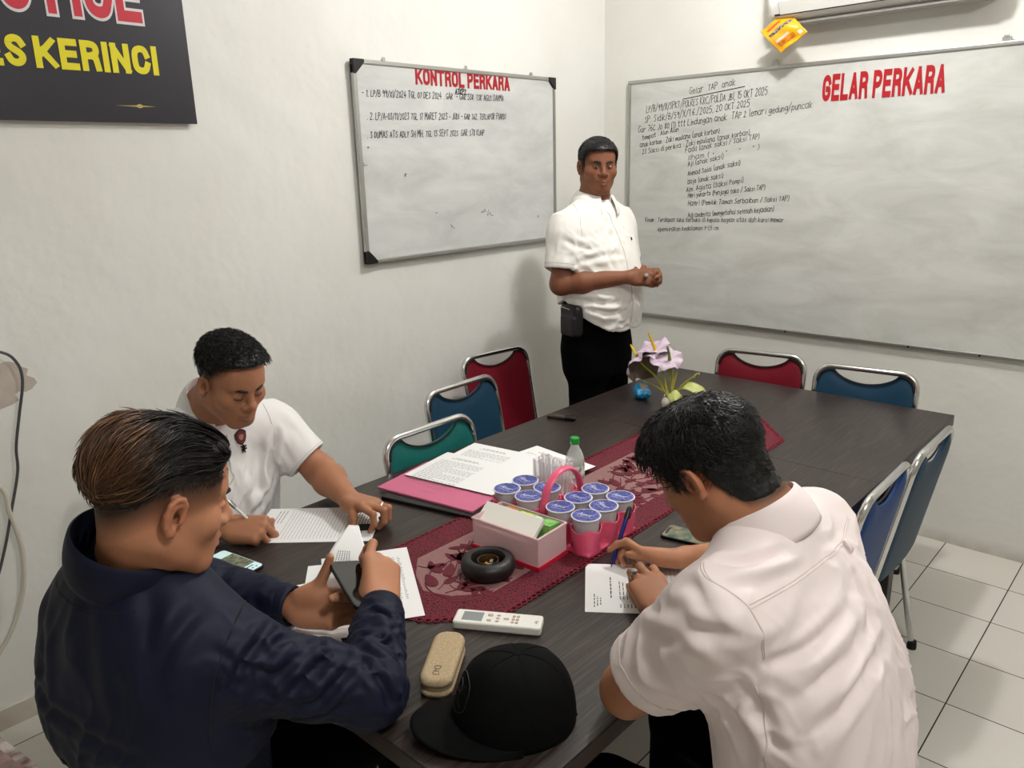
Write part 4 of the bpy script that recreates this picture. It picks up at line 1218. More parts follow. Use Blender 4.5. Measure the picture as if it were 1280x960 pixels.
# jacket
o1 = A3(1.312,-3.195,.465); az = unit(nb - o1); ay = unit(A3(-.20,.98,0) - az * (A3(-.20,.98,0) @ az)); ax = np.cross(ay, az)
jk = [prof(o1, ax, ay, az, [(0,.178,.135,.14,0),(.17,.185,.138,.142,0),(.235,.19,.14,.146,0),(.285,.225,.15,.165,0),(.36,.228,.142,.16,0),(.44,.218,.125,.142,0),(.51,.20,.105,.125,0),(.555,.165,.09,.105,0),(.60,.11,.075,.09,0)], ex=2.5), cap(nb - az*.06, nb + az*.012, .11, .079, .03)]
jk += [cap(nb - az*.05 + ax*s*.07, p, .066, .072, .05) for s, p in ((-1, shL), (1, shR))]
jk += [cap(shR, elR, .068, .055, .035), cap(elR, wR*.85+elR*.15, .053, .046, .02), ell(elR+A3(.0,0,-.0), (.055,.054,.05), .03)]
jk += [cap(shL, elL, .076, .064, .035), cap(elL, wL*.85+elL*.15, .062, .045, .02)]
for e_, w_ in ((elR, wR), (elL, wL)):
    d_ = unit(w_ - e_); jk += [cap(w_ - d_*.022, w_ + d_*.1, .033, .033, .003, 'sub'), half(w_ - d_*.004, d_, .004)] if False else [cap(w_ - d_*.03, w_ + d_*.1, .032, .034, .004, 'sub')]
regs = [(elR + A3(-.03,.03,.03), .10, unit(np.cross(wR-elR, (0,0,1))), .028, .0075, 3), (elR*.5+shR*.5, .10, unit(elR-shR)+A3(.2,0,.4), .035, .006, 4), ((1.62,-3.13,.93), .09, unit(elR-shR), .03, .007, 4),
        (wR*.6+elR*.4, .07, A3(.35,.2,.9), .024, .005, 3), (shL + A3(.02,-.05,-.1), .14, A3(.25,0,1), .05, .004, 5), ((1.42,-3.45,.80), .20, A3(.12,.05,1), .055, .0045, 6), ((1.50,-3.43,.95), .14, A3(.6,.1,1), .05, .004, 5),
        ((1.36,-3.44,.72), .16, A3(1,0,.3), .05, .004, 5), (elL*.5+wL*.5, .09, unit(np.cross(wL-elL, (0,0,1))), .03, .005, 3)]
CR1 = [([(1.55,-3.09,.965),(1.586,-3.14,.962),(1.596,-3.184,.938),(1.594,-3.209,.899)], .009, .009), ([(1.59,-3.076,.931),(1.611,-3.13,.93),(1.608,-3.16,.907)], .012, -.008),
       ([(1.632,-3.039,.902),(1.644,-3.095,.896),(1.636,-3.131,.867)], .010, .009), ([(1.658,-3.018,.881),(1.667,-3.059,.871),(1.656,-3.094,.839)], .009, .009), ([(1.645,-3.0,.884),(1.699,-2.992,.857),(1.721,-2.989,.81)], .010, .011),
       ([(1.594,-2.945,.874),(1.638,-2.926,.861),(1.675,-2.92,.838)], .009, .009), ([(1.545,-2.90,.885),(1.575,-2.885,.88),(1.60,-2.875,.86)], .008, .008), ([(1.60,-2.965,.885),(1.655,-2.955,.872),(1.70,-2.95,.84)], .010, -.007),
       ([(1.469,-3.25,1.062),(1.507,-3.282,1.0),(1.536,-3.289,.917)], .016, .007), ([(1.52,-3.201,1.023),(1.53,-3.255,.996),(1.537,-3.277,.954)], .013, .007), ([(1.20,-3.37,.86),(1.30,-3.385,.84),(1.40,-3.375,.83),(1.51,-3.33,.81)], .012, .006),
       ([(1.40,-3.34,1.03),(1.42,-3.36,.95),(1.43,-3.37,.87)], .018, .005), ([(1.56,-3.17,.87),(1.60,-3.12,.84),(1.65,-3.06,.81)], .012, .009), ([(1.24,-3.33,1.02),(1.27,-3.36,.94),(1.28,-3.38,.86)], .016, .005)]
jo = solid('jacket', jk, .0042, M_navy, P1, regs=regs, smooth=2, lines=CR1)
tr = bvh(jo)
for e_, w_ in ((elR, wR), (elL, wL)):
    d_ = unit(w_ - e_); c_ = w_ - d_*.012; u_ = unit(np.cross(d_, (0,0,1))); v_ = np.cross(u_, d_)
    mb = MB(); mb.grid(28, 5, lambda u, v: V(c_ + d_*(.046*v - .036) + (u_*math.cos(2*PI*u) + v_*math.sin(2*PI*u)) * (.0405 + .003*math.sin(PI*v))))
    mb.build('cuff', M_navy, P1, solid=.004, fix=False)
M_nseam = mat('navy_stitching', '#0d1120', .8)
M_nseam = mat('navy_stitching', '#0b0e1a', .8)
seam('shoulder_seam', P1, tr, [(1.50,-3.12,.985),(1.55,-3.17,.98),(1.575,-3.215,.93),(1.575,-3.235,.86),(1.56,-3.235,.80)], .0018, M_nseam)
seam('hem_seam', P1, tr, [(1.10,-3.33,.745),(1.17,-3.36,.74),(1.29,-3.36,.735),(1.42,-3.33,.73),(1.50,-3.27,.725)], .0024, M_nseam)
seam('yoke_seam', P1, tr, [(1.20,-3.25,1.02),(1.28,-3.31,1.025),(1.38,-3.33,1.03),(1.47,-3.28,1.03)], .0013, M_nseam)

collar_fold('collar', P1, nb + A3(.014,-.006,.040), unit(F.P(0,-.03,-.05) - nb) + A3(0,-.08,.35), A3(.2,.97,0), .081, .097, -.045, .040, .004, M_navy, .30, .012, .20, .95)
seated_legs(P1, (1.22,-3.19,.53), (1.40,-3.16,.53), (1.16,-2.78,.50), (1.42,-2.76,.50), (1.16,-2.74,.08), (1.44,-2.72,.08), (0,1,0), M_trs)
to_parent(P1); stool(1.31, -3.20, 0, 'low stool under the man in the navy jacket')

# ---------------------------------------------------------------- 2 pale shirt, right side, writing
P2 = person('man in a pale short-sleeved shirt seated on the right, bent over a form and writing', (2.33, -2.50, 0))
F = Fr((2.050, -2.525, 1.186), heading(186, -36), heading(186, 54), .93)
shL, shR = A3(2.165,-2.69,1.035), A3(2.16,-2.335,1.035)
elL, elR = A3(2.0,-2.692,.812), A3(1.96,-2.10,.80)
wL, wR = A3(1.893,-2.405,.787), A3(1.815,-2.175,.79)
nb = A3(2.145,-2.505,1.105)
hR = Hand(wR, (-.86,-.42,-.02), (.1,.62,.75), -1)
pen_tip, pen_top = A3(1.667,-2.27,.752), A3(1.652,-2.17,.862)
pp_ = lambda t, dx=0, dy=0, dz=0: pen_tip*(1-t) + pen_top*t + A3(dx, dy, dz)
hR.finger('index', tip=pp_(.24,-.006,.002,.008)).finger('middle', tip=pp_(.17,.006,.013,-.002)).finger('ring', tip=(1.694,-2.252,.760)).finger('pinky', tip=(1.713,-2.235,.760)).thumb(tip=pp_(.27,.010,-.009,.0))
hL = Hand(wL, (-.72,.55,.16), (-.05,-.15,1), 1)
hL.finger('pinky', tip=(1.805,-2.372,.758)).finger('ring', tip=(1.785,-2.335,.758)).finger('middle', tip=(1.783,-2.305,.758)).finger('index', tip=(1.80,-2.285,.758)).thumb(tip=(1.845,-2.305,.76))
SK2 = '#aa7557'
body = head(F, 1.02) + [cap(F.P(0,-.03,-.04), nb, .058, .062, .03), cap(nb, (2.19,-2.50,.95), .055, .07, .05)]
body += [cap(nb*.7+s_*.3-A3(0,0,.06), s_, .035, .045, .03) for s_ in (shL, shR)]
for s_, e_, w_, h_ in ((shL, elL, wL, hL), (shR, elR, wR, hR)):
    body += [cap(s_, e_, .052, .044, .02)] + forearm(e_, w_, h_, .044) + h_.all()
LINE2 = [(-.12,-.088),(-.085,-.085),(-.06,-.074),(-.045,-.052),(-.03,-.018),(-.022,.020),(.012,.026),(.018,-.012),(.032,-.010),(.042,.034),(.06,.058),(.075,.070),(.1,.075)]
pat = head_tones(F, SK2, '#8d5449') + hR.tone('#c9a08a') + hL.tone('#c9a08a')
for q in (-1, 1): pat.append((F.P(q*.083,-.01,0), .032, '#a65c44', .4))
def fade2(v, c):
    q = F.L(v); d = hairline(q, LINE2) - q[:, 2]; m = (d > -.02) & (d < .02) & (q[:, 1] < .05) & (np.abs(q[:,0]) < .079)
    t = np.where(m, np.clip(1 - d / .016, 0, 1) * .8, 0)[:, None]
    return c * (1 - t) + np.array(lin('#1d1512')[:3]) * t
solid('body', body, HB, M_skin, P2, tone=toner(SK2, pat, .06, 2, fade2))
def th2(q): return .006 + .013*np.clip((q[:,2]+.02)/.08,0,1) + .004*np.clip(q[:,1]/.06,0,1)
def flow2(q):
    c = np.stack([q[:,0]+.01, q[:,1]+.045, q[:,2]*0],1); r = c / (np.linalg.norm(c,axis=1,keepdims=True)+.02)
    return r + np.stack([-r[:,1]*.5, r[:,0]*.5, -.5+0*q[:,0]],1)
NK2 = [cap(F.P(0,-.03,-.04), nb, .058, .062, .03)]
LK = [strands(F, th2, LINE2, 4200, flow2, .034, .0009, .005, 4, 5, '#0c0b0b', lambda q: q[:,2] > .01, None, .45),
      strands(F, th2, LINE2, 1800, flow2, .024, .0008, .003, 3, 6, '#0b0a0a', lambda q: q[:,2] < .03, None, .3, neck=NK2)]
hair(P2, F, th2, LINE2, M_hair, '#0a0908', LK, neck=NK2)
brow(P2, F, M_browhair)
o2 = A3(2.30,-2.495,.47); az = unit(nb - o2); ay = unit(A3(-1,-.03,0) - az*(A3(-1,-.03,0) @ az)); ax = np.cross(ay, az)
sh = [prof(o2, ax, ay, az, [(-.03,.20,.15,.145,0),(.10,.195,.15,.145,0),(.25,.20,.14,.145,-.012),(.38,.205,.125,.14,-.02),(.48,.20,.10,.125,-.018),(.56,.175,.085,.105,-.01),(.61,.14,.075,.085,0),(.655,.09,.065,.07,.0)], ex=2.5), cap(nb - az*.07, nb - az*.002, .10, .068, .03)]
sh += [cap(nb - az*.055 + ax*s*.08, p, .062, .066, .05) for s, p in ((-1, shL), (1, shR))]
def sleeve(s_, e_, L, r0, r1, ratio=1.0):
    d_ = unit(e_ - s_); u_ = unit(np.cross(d_, (.3,.2,1))); v_ = np.cross(d_, u_)
    return [prof(s_ - d_*.03, u_, v_, d_, [(0,r0*.7,r0*.7,r0*.7,0),(L*.3,r0*.97,r0*.97,r0*.97,0),(L*.6,(r0+r1)/2,(r0+r1)/2,(r0+r1)/2,0),(L,r1,r1,r1,0)], .06, ex=2, kz=.005)], \
           [cap(s_ + d_*(L-.075), s_ + d_*(L+.12), r1-.012, r1-.006, .004, 'sub')], d_
a1, b1, dL = sleeve(shL, elL, .245, .072, .073); a2, b2, dR = sleeve(shR, elR, .245, .070, .07)
sh += a1 + a2 + b1 + b2
regs = [((2.30,-2.36,.83), .12, A3(.0,-.5,1), .034, .0075, 4), ((2.33,-2.45,.75), .16, A3(.0,.35,1), .045, .006, 5), ((2.27,-2.60,.75), .14, A3(.0,.6,1), .05, .006, 4), ((2.25,-2.62,.95), .12, A3(.3,.8,.6), .05, .005, 4),
        ((2.22,-2.40,1.02), .10, A3(.2,1,.2), .04, .005, 4), (shL*.6+elL*.4, .09, unit(np.cross(elL-shL, (0,1,0))), .04, .005, 4), ((2.17,-2.64,.90), .09, A3(.4,.5,-.8), .035, .008, 4), ((2.36,-2.55,.6), .16, A3(0,.3,1), .05, .007, 5),
        (shR*.7+elR*.3, .09, A3(0,1,.3), .035, .005, 4)]
CR2 = [([(2.145,-2.688,1.111),(2.181,-2.654,1.107),(2.219,-2.581,1.106)], .009, .007), ([(2.172,-2.712,1.104),(2.206,-2.651,1.097),(2.23,-2.562,1.099)], .010, -.006), ([(2.097,-2.762,.989),(2.167,-2.769,1.036),(2.227,-2.739,1.04)], .012, .007),
       ([(2.031,-2.705,.976),(2.141,-2.769,1.025),(2.2,-2.753,.989)], .013, -.006), ([(2.11,-2.735,1.085),(2.15,-2.743,1.09),(2.198,-2.758,1.057)], .012, .006), ([(2.248,-2.697,.98),(2.284,-2.643,.995),(2.3,-2.531,1.016)], .010, .008),
       ([(2.275,-2.695,.924),(2.316,-2.625,.959),(2.319,-2.471,.98)], .012, .008), ([(2.302,-2.692,.867),(2.341,-2.62,.913),(2.339,-2.463,.941)], .012, .009), ([(2.186,-2.716,.876),(2.224,-2.711,.858),(2.237,-2.704,.81)], .011, .008),
       ([(2.285,-2.457,1.034),(2.312,-2.472,.993),(2.335,-2.491,.953)], .009, .008), ([(2.30,-2.50,1.01),(2.325,-2.53,.95),(2.335,-2.57,.88)], .010, -.007), ([(2.26,-2.40,1.05),(2.30,-2.42,.99),(2.32,-2.43,.92)], .009, .007), ([(2.23,-2.71,.93),(2.26,-2.70,.88),(2.30,-2.68,.80)], .012, .008)]
so = solid('shirt', sh, .0042, M_cream, P2, regs=regs, smooth=5, lines=CR2); tr = bvh(so)
M_cseam = mat('shirt_stitching', '#d6c9c3', .8)
for dz in (0, -.007):
    seam('yoke_seam', P2, tr, [(2.22,-2.711,1.075+dz),(2.239,-2.622,1.076+dz),(2.251,-2.529,1.081+dz),(2.245,-2.421,1.073+dz),(2.224,-2.339,1.078+dz)], .0011, M_cseam)
    seam('sleeve_seam', P2, tr, [(2.135+dz,-2.70,1.125),(2.164+dz,-2.727,1.101),(2.215+dz,-2.715,1.075),(2.236+dz,-2.712,1.044),(2.242+dz,-2.70,.99)], .0011, M_cseam)
seam('side_seam', P2, tr, [(2.236,-2.709,.943),(2.255,-2.708,.881),(2.258,-2.704,.814),(2.27,-2.70,.72)], .0014, M_cseam)
mb = MB(); mb.grid(4, 14, lambda u, v: V((2.249,-2.425,1.074)) + V((0,.007*(u-.5)*2,0)) + V((.002+.006*math.sin(PI*v) + .012*v, 0, -.024*v+.004)))
mb.build('locker_loop', M_cream, P2, solid=.002, fix=False)
for s_, d_, r_, L in ((shL, dL, .076, .215), (shR, dR, .072, .215)):
    u_ = unit(np.cross(d_, (.3,.2,1))); v_ = np.cross(d_, u_); c_ = s_ + d_*L
    for k in (-.034,):
        pts = [V(c_ + d_*k + (u_*math.cos(2*PI*t/40) + v_*math.sin(2*PI*t/40))*(r_)) for t in range(40)]
        pts = [tr.find_nearest(p)[0] for p in pts]
        MB().tube(pts, .0013, 5, closed=True).build('sleeve_hem', M_cseam, P2)
collar_fold('collar', P2, nb + A3(-.010,0,.006), unit(F.P(0,-.03,-.05) - nb) + A3(.05,0,.75), A3(-1,-.02,0), .070, .090, -.035, .032, .003, M_cream, .25, .016, .10, .95)
seated_legs(P2, (2.32,-2.60,.53), (2.32,-2.40,.53), (1.92,-2.64,.51), (1.92,-2.36,.51), (1.90,-2.64,.08), (1.90,-2.36,.08), (-1,0,0), M_trs)
# signet ring on the left hand
j = hL.joints['ring']; d_ = unit(j[1]-j[0]); c_ = j[0]*.4 + j[1]*.6; u_ = unit(np.cross(d_, hL.n)); v_ = np.cross(u_, d_)
mb = MB(); mb.tube([V(c_ + (u_*math.cos(t*PI/10)+v_*math.sin(t*PI/10))*.0102) for t in range(20)], .0018, 6, closed=True)
rg = mb.build('finger_ring', mat('silver', '#c9c9c6', .2, metal=1), P2)
up = v_ if v_ @ hL.n > 0 else -v_
S0 = [ell(c_ + up*.0125, (.008,.008,.0045), .002, 'add', np.stack([u_, d_, up],1))]
solid('ring_stone', S0, .0012, mat('grey_stone', '#8f918f', .15, spec=.8), P2)
to_parent(P2); stool(2.33, -2.50, .4, 'low stool under the man in the pale shirt')

# ---------------------------------------------------------------- 3 white polo shirt, left side, reading and writing
P3 = person('man in a white polo shirt with a chest badge, writing by the left wall', (.45, -2.70, 0))
F = Fr((.755, -2.711, 1.170), heading(3, -24), heading(3, 66), .93)
shL, shR = A3(.605,-2.53,.965), A3(.565,-2.895,1.0)
elL, elR = A3(.735,-2.455,.825), A3(.66,-2.95,.81)
wL, wR = A3(.925,-2.492,.798), A3(.80,-2.80,.79)
nb = A3(.615,-2.715,1.06)
hL = Hand(wL, (.96,-.02,.12), (.0,.15,1), 1)
hL.finger('index', tip=(1.062,-2.527,.757)).finger('middle', tip=(1.062,-2.497,.757)).finger('ring', tip=(1.05,-2.470,.757)).finger('pinky', tip=(1.02,-2.447,.757)).thumb(tip=(1.018,-2.557,.758))
hR = Hand(wR, (.80,.55,-.02), (.05,-.55,.8), -1)
pt3, pe3 = A3(.868,-2.722,.752), A3(.815,-2.79,.865)
p3 = lambda t, dx=0, dy=0, dz=0: pt3*(1-t) + pe3*t + A3(dx, dy, dz)
hR.finger('index', tip=p3(.24,.008,.0,.008)).finger('middle', tip=p3(.17,-.002,-.013,-.002)).finger('ring', tip=(.845,-2.748,.760)).finger('pinky', tip=(.825,-2.765,.760)).thumb(tip=p3(.27,-.006,.011,.0))
SK3 = '#a87457'
body = head(F, 1.07) + [cap(F.P(0,-.03,-.04), nb, .060, .064, .03), cap(nb, (.56,-2.71,.92), .055, .07, .05)]
body += [cap(nb*.7+s_*.3-A3(0,0,.06), s_, .035, .045, .03) for s_ in (shL, shR)]
for s_, e_, w_, h_ in ((shL, elL, wL, hL), (shR, elR, wR, hR)):
    body += [cap(s_, e_, .052, .044, .02)] + forearm(e_, w_, h_, .046) + h_.all()
LINE3 = [(-.12,-.045),(-.085,-.045),(-.06,-.03),(-.04,.0),(-.02,.034),(.010,.040),(.025,.060),(.045,.078),(.06,.088),(.1,.10)]
pat = head_tones(F, SK3, '#7f4a40') + hR.tone('#c9a08a') + hL.tone('#c9a08a')
def fade3(v, c):
    q = F.L(v); d = hairline(q, LINE3) - q[:, 2]; m = (d > -.02) & (d < .05) & (q[:, 1] < .058) & (np.abs(q[:,0]) < .081) & (q[:,2] > -.07)
    t = np.where(m, np.clip(1 - d / .04, 0, 1) * .55, 0)[:, None]; c = c * (1 - t) + np.array(lin('#241b17')[:3]) * t
    m = (q[:,1] > .05) & (np.hypot(q[:,0]/.03, (q[:,2]+.085)/.03) < 1) ; c[m] = c[m] * .9
    return c
solid('body', body, .003, M_skin, P3, tone=toner(SK3, pat, .06, 3, fade3))
def th3(q): return .005 + .014*np.clip((q[:,2]-.02)/.06,0,1)
LK = [strands(F, th3, LINE3, 3000, lambda q: np.stack([q[:,0]*4, .5+q[:,1]*3, -.2+0*q[:,0]],1), .03, .001, .006, 5, 7, '#0c0b0a', lambda q: q[:,2] > .05, None, .7, 1.5),
      strands(F, lambda q: .003+0*q[:,0], LINE3, 900, lambda q: np.stack([q[:,0]*0, -.3+0*q[:,0], -1+0*q[:,0]],1), .014, .0007, .002, 3, 8, '#0c0b0a', lambda q: q[:,2] < .06, None, .2)]
hair(P3, F, th3, LINE3, M_hair, '#0b0a09', LK, rough=1.6)
brow(P3, F, M_browhair)
for q in (-1, 1):       # lash line of the lowered lids
    pts = [F.P(q*.019,.0905,-.0015), F.P(q*.027,.0925,-.0045), F.P(q*.036,.0905,-.0042), F.P(q*.044,.0845,-.001)]
    MB().tube(smoothline([tuple(p) for p in pts], 5), .0011*F.s, 6).build('eyelashes', M_browhair, P3)
o3 = A3(.45,-2.705,.47); az = unit(nb - o3); ay = unit(A3(1,.0,0) - az*(A3(1,0,0) @ az)); ax = np.cross(ay, az)
sh = [prof(o3, ax, ay, az, [(-.02,.20,.17,.15,0),(.12,.205,.175,.14,0),(.28,.20,.16,.13,0),(.40,.20,.13,.125,0),(.48,.19,.10,.115,0),(.54,.16,.085,.095,0),(.60,.09,.065,.07,0)], ex=2.5), cap(nb - az*.07, nb - az*.002, .095, .068, .03)]
sh += [cap(nb - az*.05 + ax*s*.08, p, .060, .066, .05) for s, p in ((-1, shL), (1, shR))]
a1, b1, dL = sleeve(shL, elL, .185, .068, .066); a2, b2, dR = sleeve(shR, elR, .185, .068, .066)
sh += a1 + a2 + b1 + b2
regs = [((.66,-2.60,.86), .08, A3(-.1,.3,1), .035, .007, 4), ((.64,-2.66,.78), .10, A3(0,.5,1), .04, .007, 4), (shL*.7+elL*.3, .07, A3(.3,.2,-.8), .035, .005, 4), ((.62,-2.75,.8), .12, A3(0,-.3,1), .045, .005, 4), ((.52,-2.85,.97), .1, A3(.5,.3,-1), .04, .004, 4)]
CR3 = [([(.679,-2.599,.927),(.685,-2.626,.838),(.675,-2.608,.727)], .011, .008), ([(.669,-2.564,.839),(.675,-2.601,.789),(.683,-2.65,.745)], .010, .008), ([(.676,-2.635,.875),(.683,-2.66,.824),(.684,-2.655,.747)], .012, -.007), ([(.692,-2.563,.968),(.688,-2.582,.899),(.681,-2.598,.84)], .010, .008)]
so = solid('polo_shirt', sh, .0042, M_polo, P3, regs=regs, smooth=4, lines=CR3); tr = bvh(so)
M_pseam = mat('polo_stitching', '#cfcecb', .8)
seam('sleeve_seam', P3, tr, [(.60,-2.57,1.05),(.66,-2.565,1.0),(.675,-2.56,.92)], .0015, M_pseam)
seam('placket', P3, tr, [(.685,-2.71,1.0),(.71,-2.71,.93),(.72,-2.71,.86)], .0022, M_pseam)
for s_, d_, L in ((shL, dL, .17), (shR, dR, .17)):
    u_ = unit(np.cross(d_, (.3,.2,1))); v_ = np.cross(d_, u_); c_ = s_ + d_*(L-.022)
    pts = [tr.find_nearest(V(c_ + (u_*math.cos(2*PI*t/36) + v_*math.sin(2*PI*t/36))*.072))[0] for t in range(36)]
    MB().tube(pts, .0012, 5, closed=True).build('sleeve_hem', M_pseam, P3)
collar_fold('collar', P3, nb + A3(.010,0,.020), unit(F.P(0,-.03,-.05) - nb) + A3(-.15,0,.6), A3(1,0,0), .066, .084, -.05, .030, .003, M_polo, .30, .022, .12, .95)
shield = [(-.016,.012),(-.008,.018),(0,.021),(.008,.018),(.016,.012),(.0155,-.002),(.011,-.013),(0,-.021),(-.011,-.013),(-.0155,-.002)]
bc = (.70,-2.667,.982)
decal('badge', P3, tr, bc, (0,1,0), (0,0,1), [(x*1.15, y*1.15) for x, y in shield], mat('badge_black', '#1b1214', .5), .002, .001)
decal('badge', P3, tr, bc, (0,1,0), (0,0,1), [(x*.95, y*.95) for x, y in shield], mat('badge_red', '#6e2b2d', .5), .003, .001)
decal('badge', P3, tr, bc, (0,1,0), (0,0,1), [(-.006,.008),(.006,.008),(.008,0),(.003,-.008),(-.003,-.008),(-.008,0)], mat('badge_motif', '#b58578', .5), .0038, .0008)
lion = [(-.004,-.012),(-.001,-.006),(.003,-.013),(.006,-.012),(.003,-.004),(.009,-.003),(.010,.001),(.003,.001),(.009,.006),(.008,.010),(.002,.006),(.003,.012),(-.002,.013),(-.004,.008),(-.009,.011),(-.010,.008),(-.004,.003),(-.008,-.002),(-.007,-.005),(-.003,-.003),(-.007,-.010)]
decal('lion_motif', P3, tr, (.70,-2.662,.943), (0,1,0), (0,0,1), lion, M_black, .002, .001)
seated_legs(P3, (.45,-2.60,.53), (.45,-2.80,.53), (.86,-2.58,.51), (.84,-2.87,.51), (.88,-2.58,.08), (.86,-2.88,.08), (1,0,0), M_trs)
j = hL.joints['ring']; d_ = unit(j[1]-j[0]); c_ = j[0]*.4 + j[1]*.6; u_ = unit(np.cross(d_, hL.n)); v_ = np.cross(u_, d_)
MB().tube([V(c_ + (u_*math.cos(t*PI/10)+v_*math.sin(t*PI/10))*.0102) for t in range(20)], .0024, 6, closed=True).build('finger_ring', MATS['silver'], P3)
to_parent(P3); stool(.44, -2.70, .2, 'low stool under the man in the white polo shirt')

# ---------------------------------------------------------------- 4 white shirt, standing in the corner
P4 = person('man standing in the corner in a white short-sleeved shirt and black trousers, holding a marker', (.54, -.80, 0))
F = Fr((.562, -.825, 1.680), heading(-38, -3), A3(.06,-.02,1), .94)
nb = A3(.535,-.815,1.535)
shR, shL = A3(.515,-.985,1.435), A3(.535,-.635,1.435)
elR, elL = A3(.53,-1.045,1.195), A3(.56,-.575,1.20)
wR, wL = A3(.775,-.885,1.225), A3(.77,-.74,1.215)
hR = Hand(wR, (.85,.42,.03), (.35,-.75,.35), -1, .95)
hR.finger('index', (1.0,1.4,.8)).finger('middle', (1.2,1.5,.8)).finger('ring', (1.3,1.5,.8)).finger('pinky', (1.35,1.5,.8)).thumb((.25,1.0,.5,.6,.0))
hL = Hand(wL, (.9,-.35,.08), (.4,.8,.3), 1, .95)
hL.finger('index', (.8,1.1,.6)).finger('middle', (.9,1.2,.6)).finger('ring', (.95,1.2,.6)).finger('pinky', (1.0,1.2,.6)).thumb((.25,1.0,.5,.6,.0))
SK4 = '#7d4e37'
body = head(F, 1.10, 'open') + [cap(F.P(0,-.03,-.04), nb, .060, .064, .03), cap(nb, (.54,-.81,1.4), .055, .08, .05), cap((.54,-.81,1.4),(.55,-.80,1.05), .09,.09,.05)]
body += [cap(nb*.7+s_*.3-A3(0,0,.06), s_, .035, .045, .03) for s_ in (shL, shR)]
for s_, e_, w_, h_ in ((shL, elL, wL, hL), (shR, elR, wR, hR)):
    body += [cap(s_, e_, .052, .046, .02)] + forearm(e_, w_, h_, .047, .026) + h_.all()
LINE4 = [(-.12,-.045),(-.085,-.045),(-.06,-.03),(-.04,.0),(-.022,.028),(.012,.030),(.018,-.006),(.030,-.002),(.038,.036),(.055,.066),(.075,.072),(.1,.076)]
pat = head_tones(F, SK4, '#4d2a2b')
for t in np.linspace(0, 1, 6):
    for q in (-1, 1): pat.append((F.P(q*(.021+.024*t), .094-.012*t, .008), .006, '#5a3524', .4))
solid('body', body, .0032, M_skin, P4, tone=toner(SK4, pat, .05, 4, None))
def th4(q): return .006 + .010*np.clip((q[:,2]-.02)/.06,0,1)
LK = [strands(F, th4, LINE4, 1600, lambda q: np.stack([.9+0*q[:,0], .2+q[:,1]*2, -.2+0*q[:,0]],1), .035, .001, .003, 4, 9, '#0b0a0a', lambda q: q[:,2] > .03, None, .25)]
hair(P4, F, th4, LINE4, M_hair, '#0a0909', LK, rough=.6)
brow(P4, F, M_browhair, .0042)
M_eye = mat('eye_white', '#988a80', .25); M_iris = mat('eye_dark', '#120b08', .2)
for q in (-1, 1):
    c_ = F.P(q*.031,.0812,.0035)
    solid('eye', [ell(c_, A3(.0125,.0125,.0052)*F.s, 0, 'add', F.R)], .0012, M_eye, P4)
    c2 = F.P(q*.031+.003,.0905,.0035)
    solid('iris', [ell(c2, A3(.0052,.0042,.0046)*F.s, 0, 'add', F.R)], .0009, M_iris, P4)
o4 = A3(.545,-.80,1.0); az = unit(nb - o4); ay = unit(A3(1,-.04,0) - az*(A3(1,-.04,0) @ az)); ax = np.cross(ay, az)
def hem4(P):     # untucked hem, longer in front and behind, lifted over the hip
    q = P - o4; y = q @ ay; x = q @ ax
    z0 = .115 - .135*np.clip((y+.03)/.20, 0, 1) - .05*np.clip((-.03-y)/.11, 0, 1)
    return (o4[2] + z0 - P[:, 2]) * .8
sh = [prof(o4, ax, ay, az, [(-.16,.185,.185,.14,0),(.0,.19,.19,.145,0),(.10,.195,.205,.145,0),(.20,.198,.20,.14,0),(.32,.20,.165,.14,0),(.42,.195,.125,.13,0),(.48,.17,.10,.105,0),(.535,.09,.07,.075,0)], ex=2.4), cap(nb - az*.07, nb - az*.002, .10, .068, .03),
      raw(hem4, o4, 1e3, .006, 'int')]
sh += [cap(nb - az*.055 + ax*s*.08, p, .060, .066, .05) for s, p in ((-1, shL), (1, shR))]
a1, b1, dL = sleeve(shL, elL, .215, .074, .073); a2, b2, dR = sleeve(shR, elR, .215, .076, .078)
sh += a1 + a2 + b1 + b2
sh += [prof(o4, ax, ay, az, [(-.30,.165,.13,.125,0),(-.05,.165,.14,.125,0),(.04,.16,.14,.12,0)], .004, 'sub')]
regs = [((.62,-.93,1.12), .12, A3(1,.3,-.45), .045, .005, 6), ((.70,-.85,1.06), .10, A3(1,.2,.3), .04, .005, 6), ((.60,-.96,1.3), .10, A3(.9,.2,-.5), .04, .006, 4), (shR*.6+elR*.4, .09, A3(.2,.2,1), .04, .005, 4), ((.66,-.85,1.38), .12, A3(.3,0,1), .05, .004, 4)]
CR4 = [([(.567,-1.067,1.387),(.614,-1.018,1.352),(.658,-.965,1.342)], .012, .007), ([(.61,-1.041,1.286),(.662,-.97,1.309),(.705,-.854,1.314)], .013, .007), ([(.56,-.985,1.134),(.653,-.986,1.12),(.734,-.892,1.113)], .012, .009), ([(.636,-.99,1.093),(.706,-.941,1.068),(.74,-.87,1.075)], .012, .009), ([(.642,-.886,1.46),(.675,-.873,1.375),(.715,-.868,1.275)], .012, .005)]
so = solid('shirt', sh, .0045, M_shirt, P4, regs=regs, smooth=2, lines=CR4); tr = bvh(so)
seam('front_placket', P4, tr, [(.64,-.85,1.50),(.70,-.835,1.40),(.745,-.825,1.25),(.76,-.82,1.1),(.745,-.82,.97)], .002, M_pseam)
seam('sleeve_seam', P4, tr, [(.52,-.93,1.51),(.575,-.985,1.45),(.59,-1.0,1.36)], .0016, M_pseam)
pts = [tr.find_nearest(V(shR + dR*.165 + (unit(np.cross(dR,(1,0,0)))*math.cos(2*PI*t/36) + np.cross(dR, unit(np.cross(dR,(1,0,0))))*math.sin(2*PI*t/36))*.078))[0] for t in range(36)]
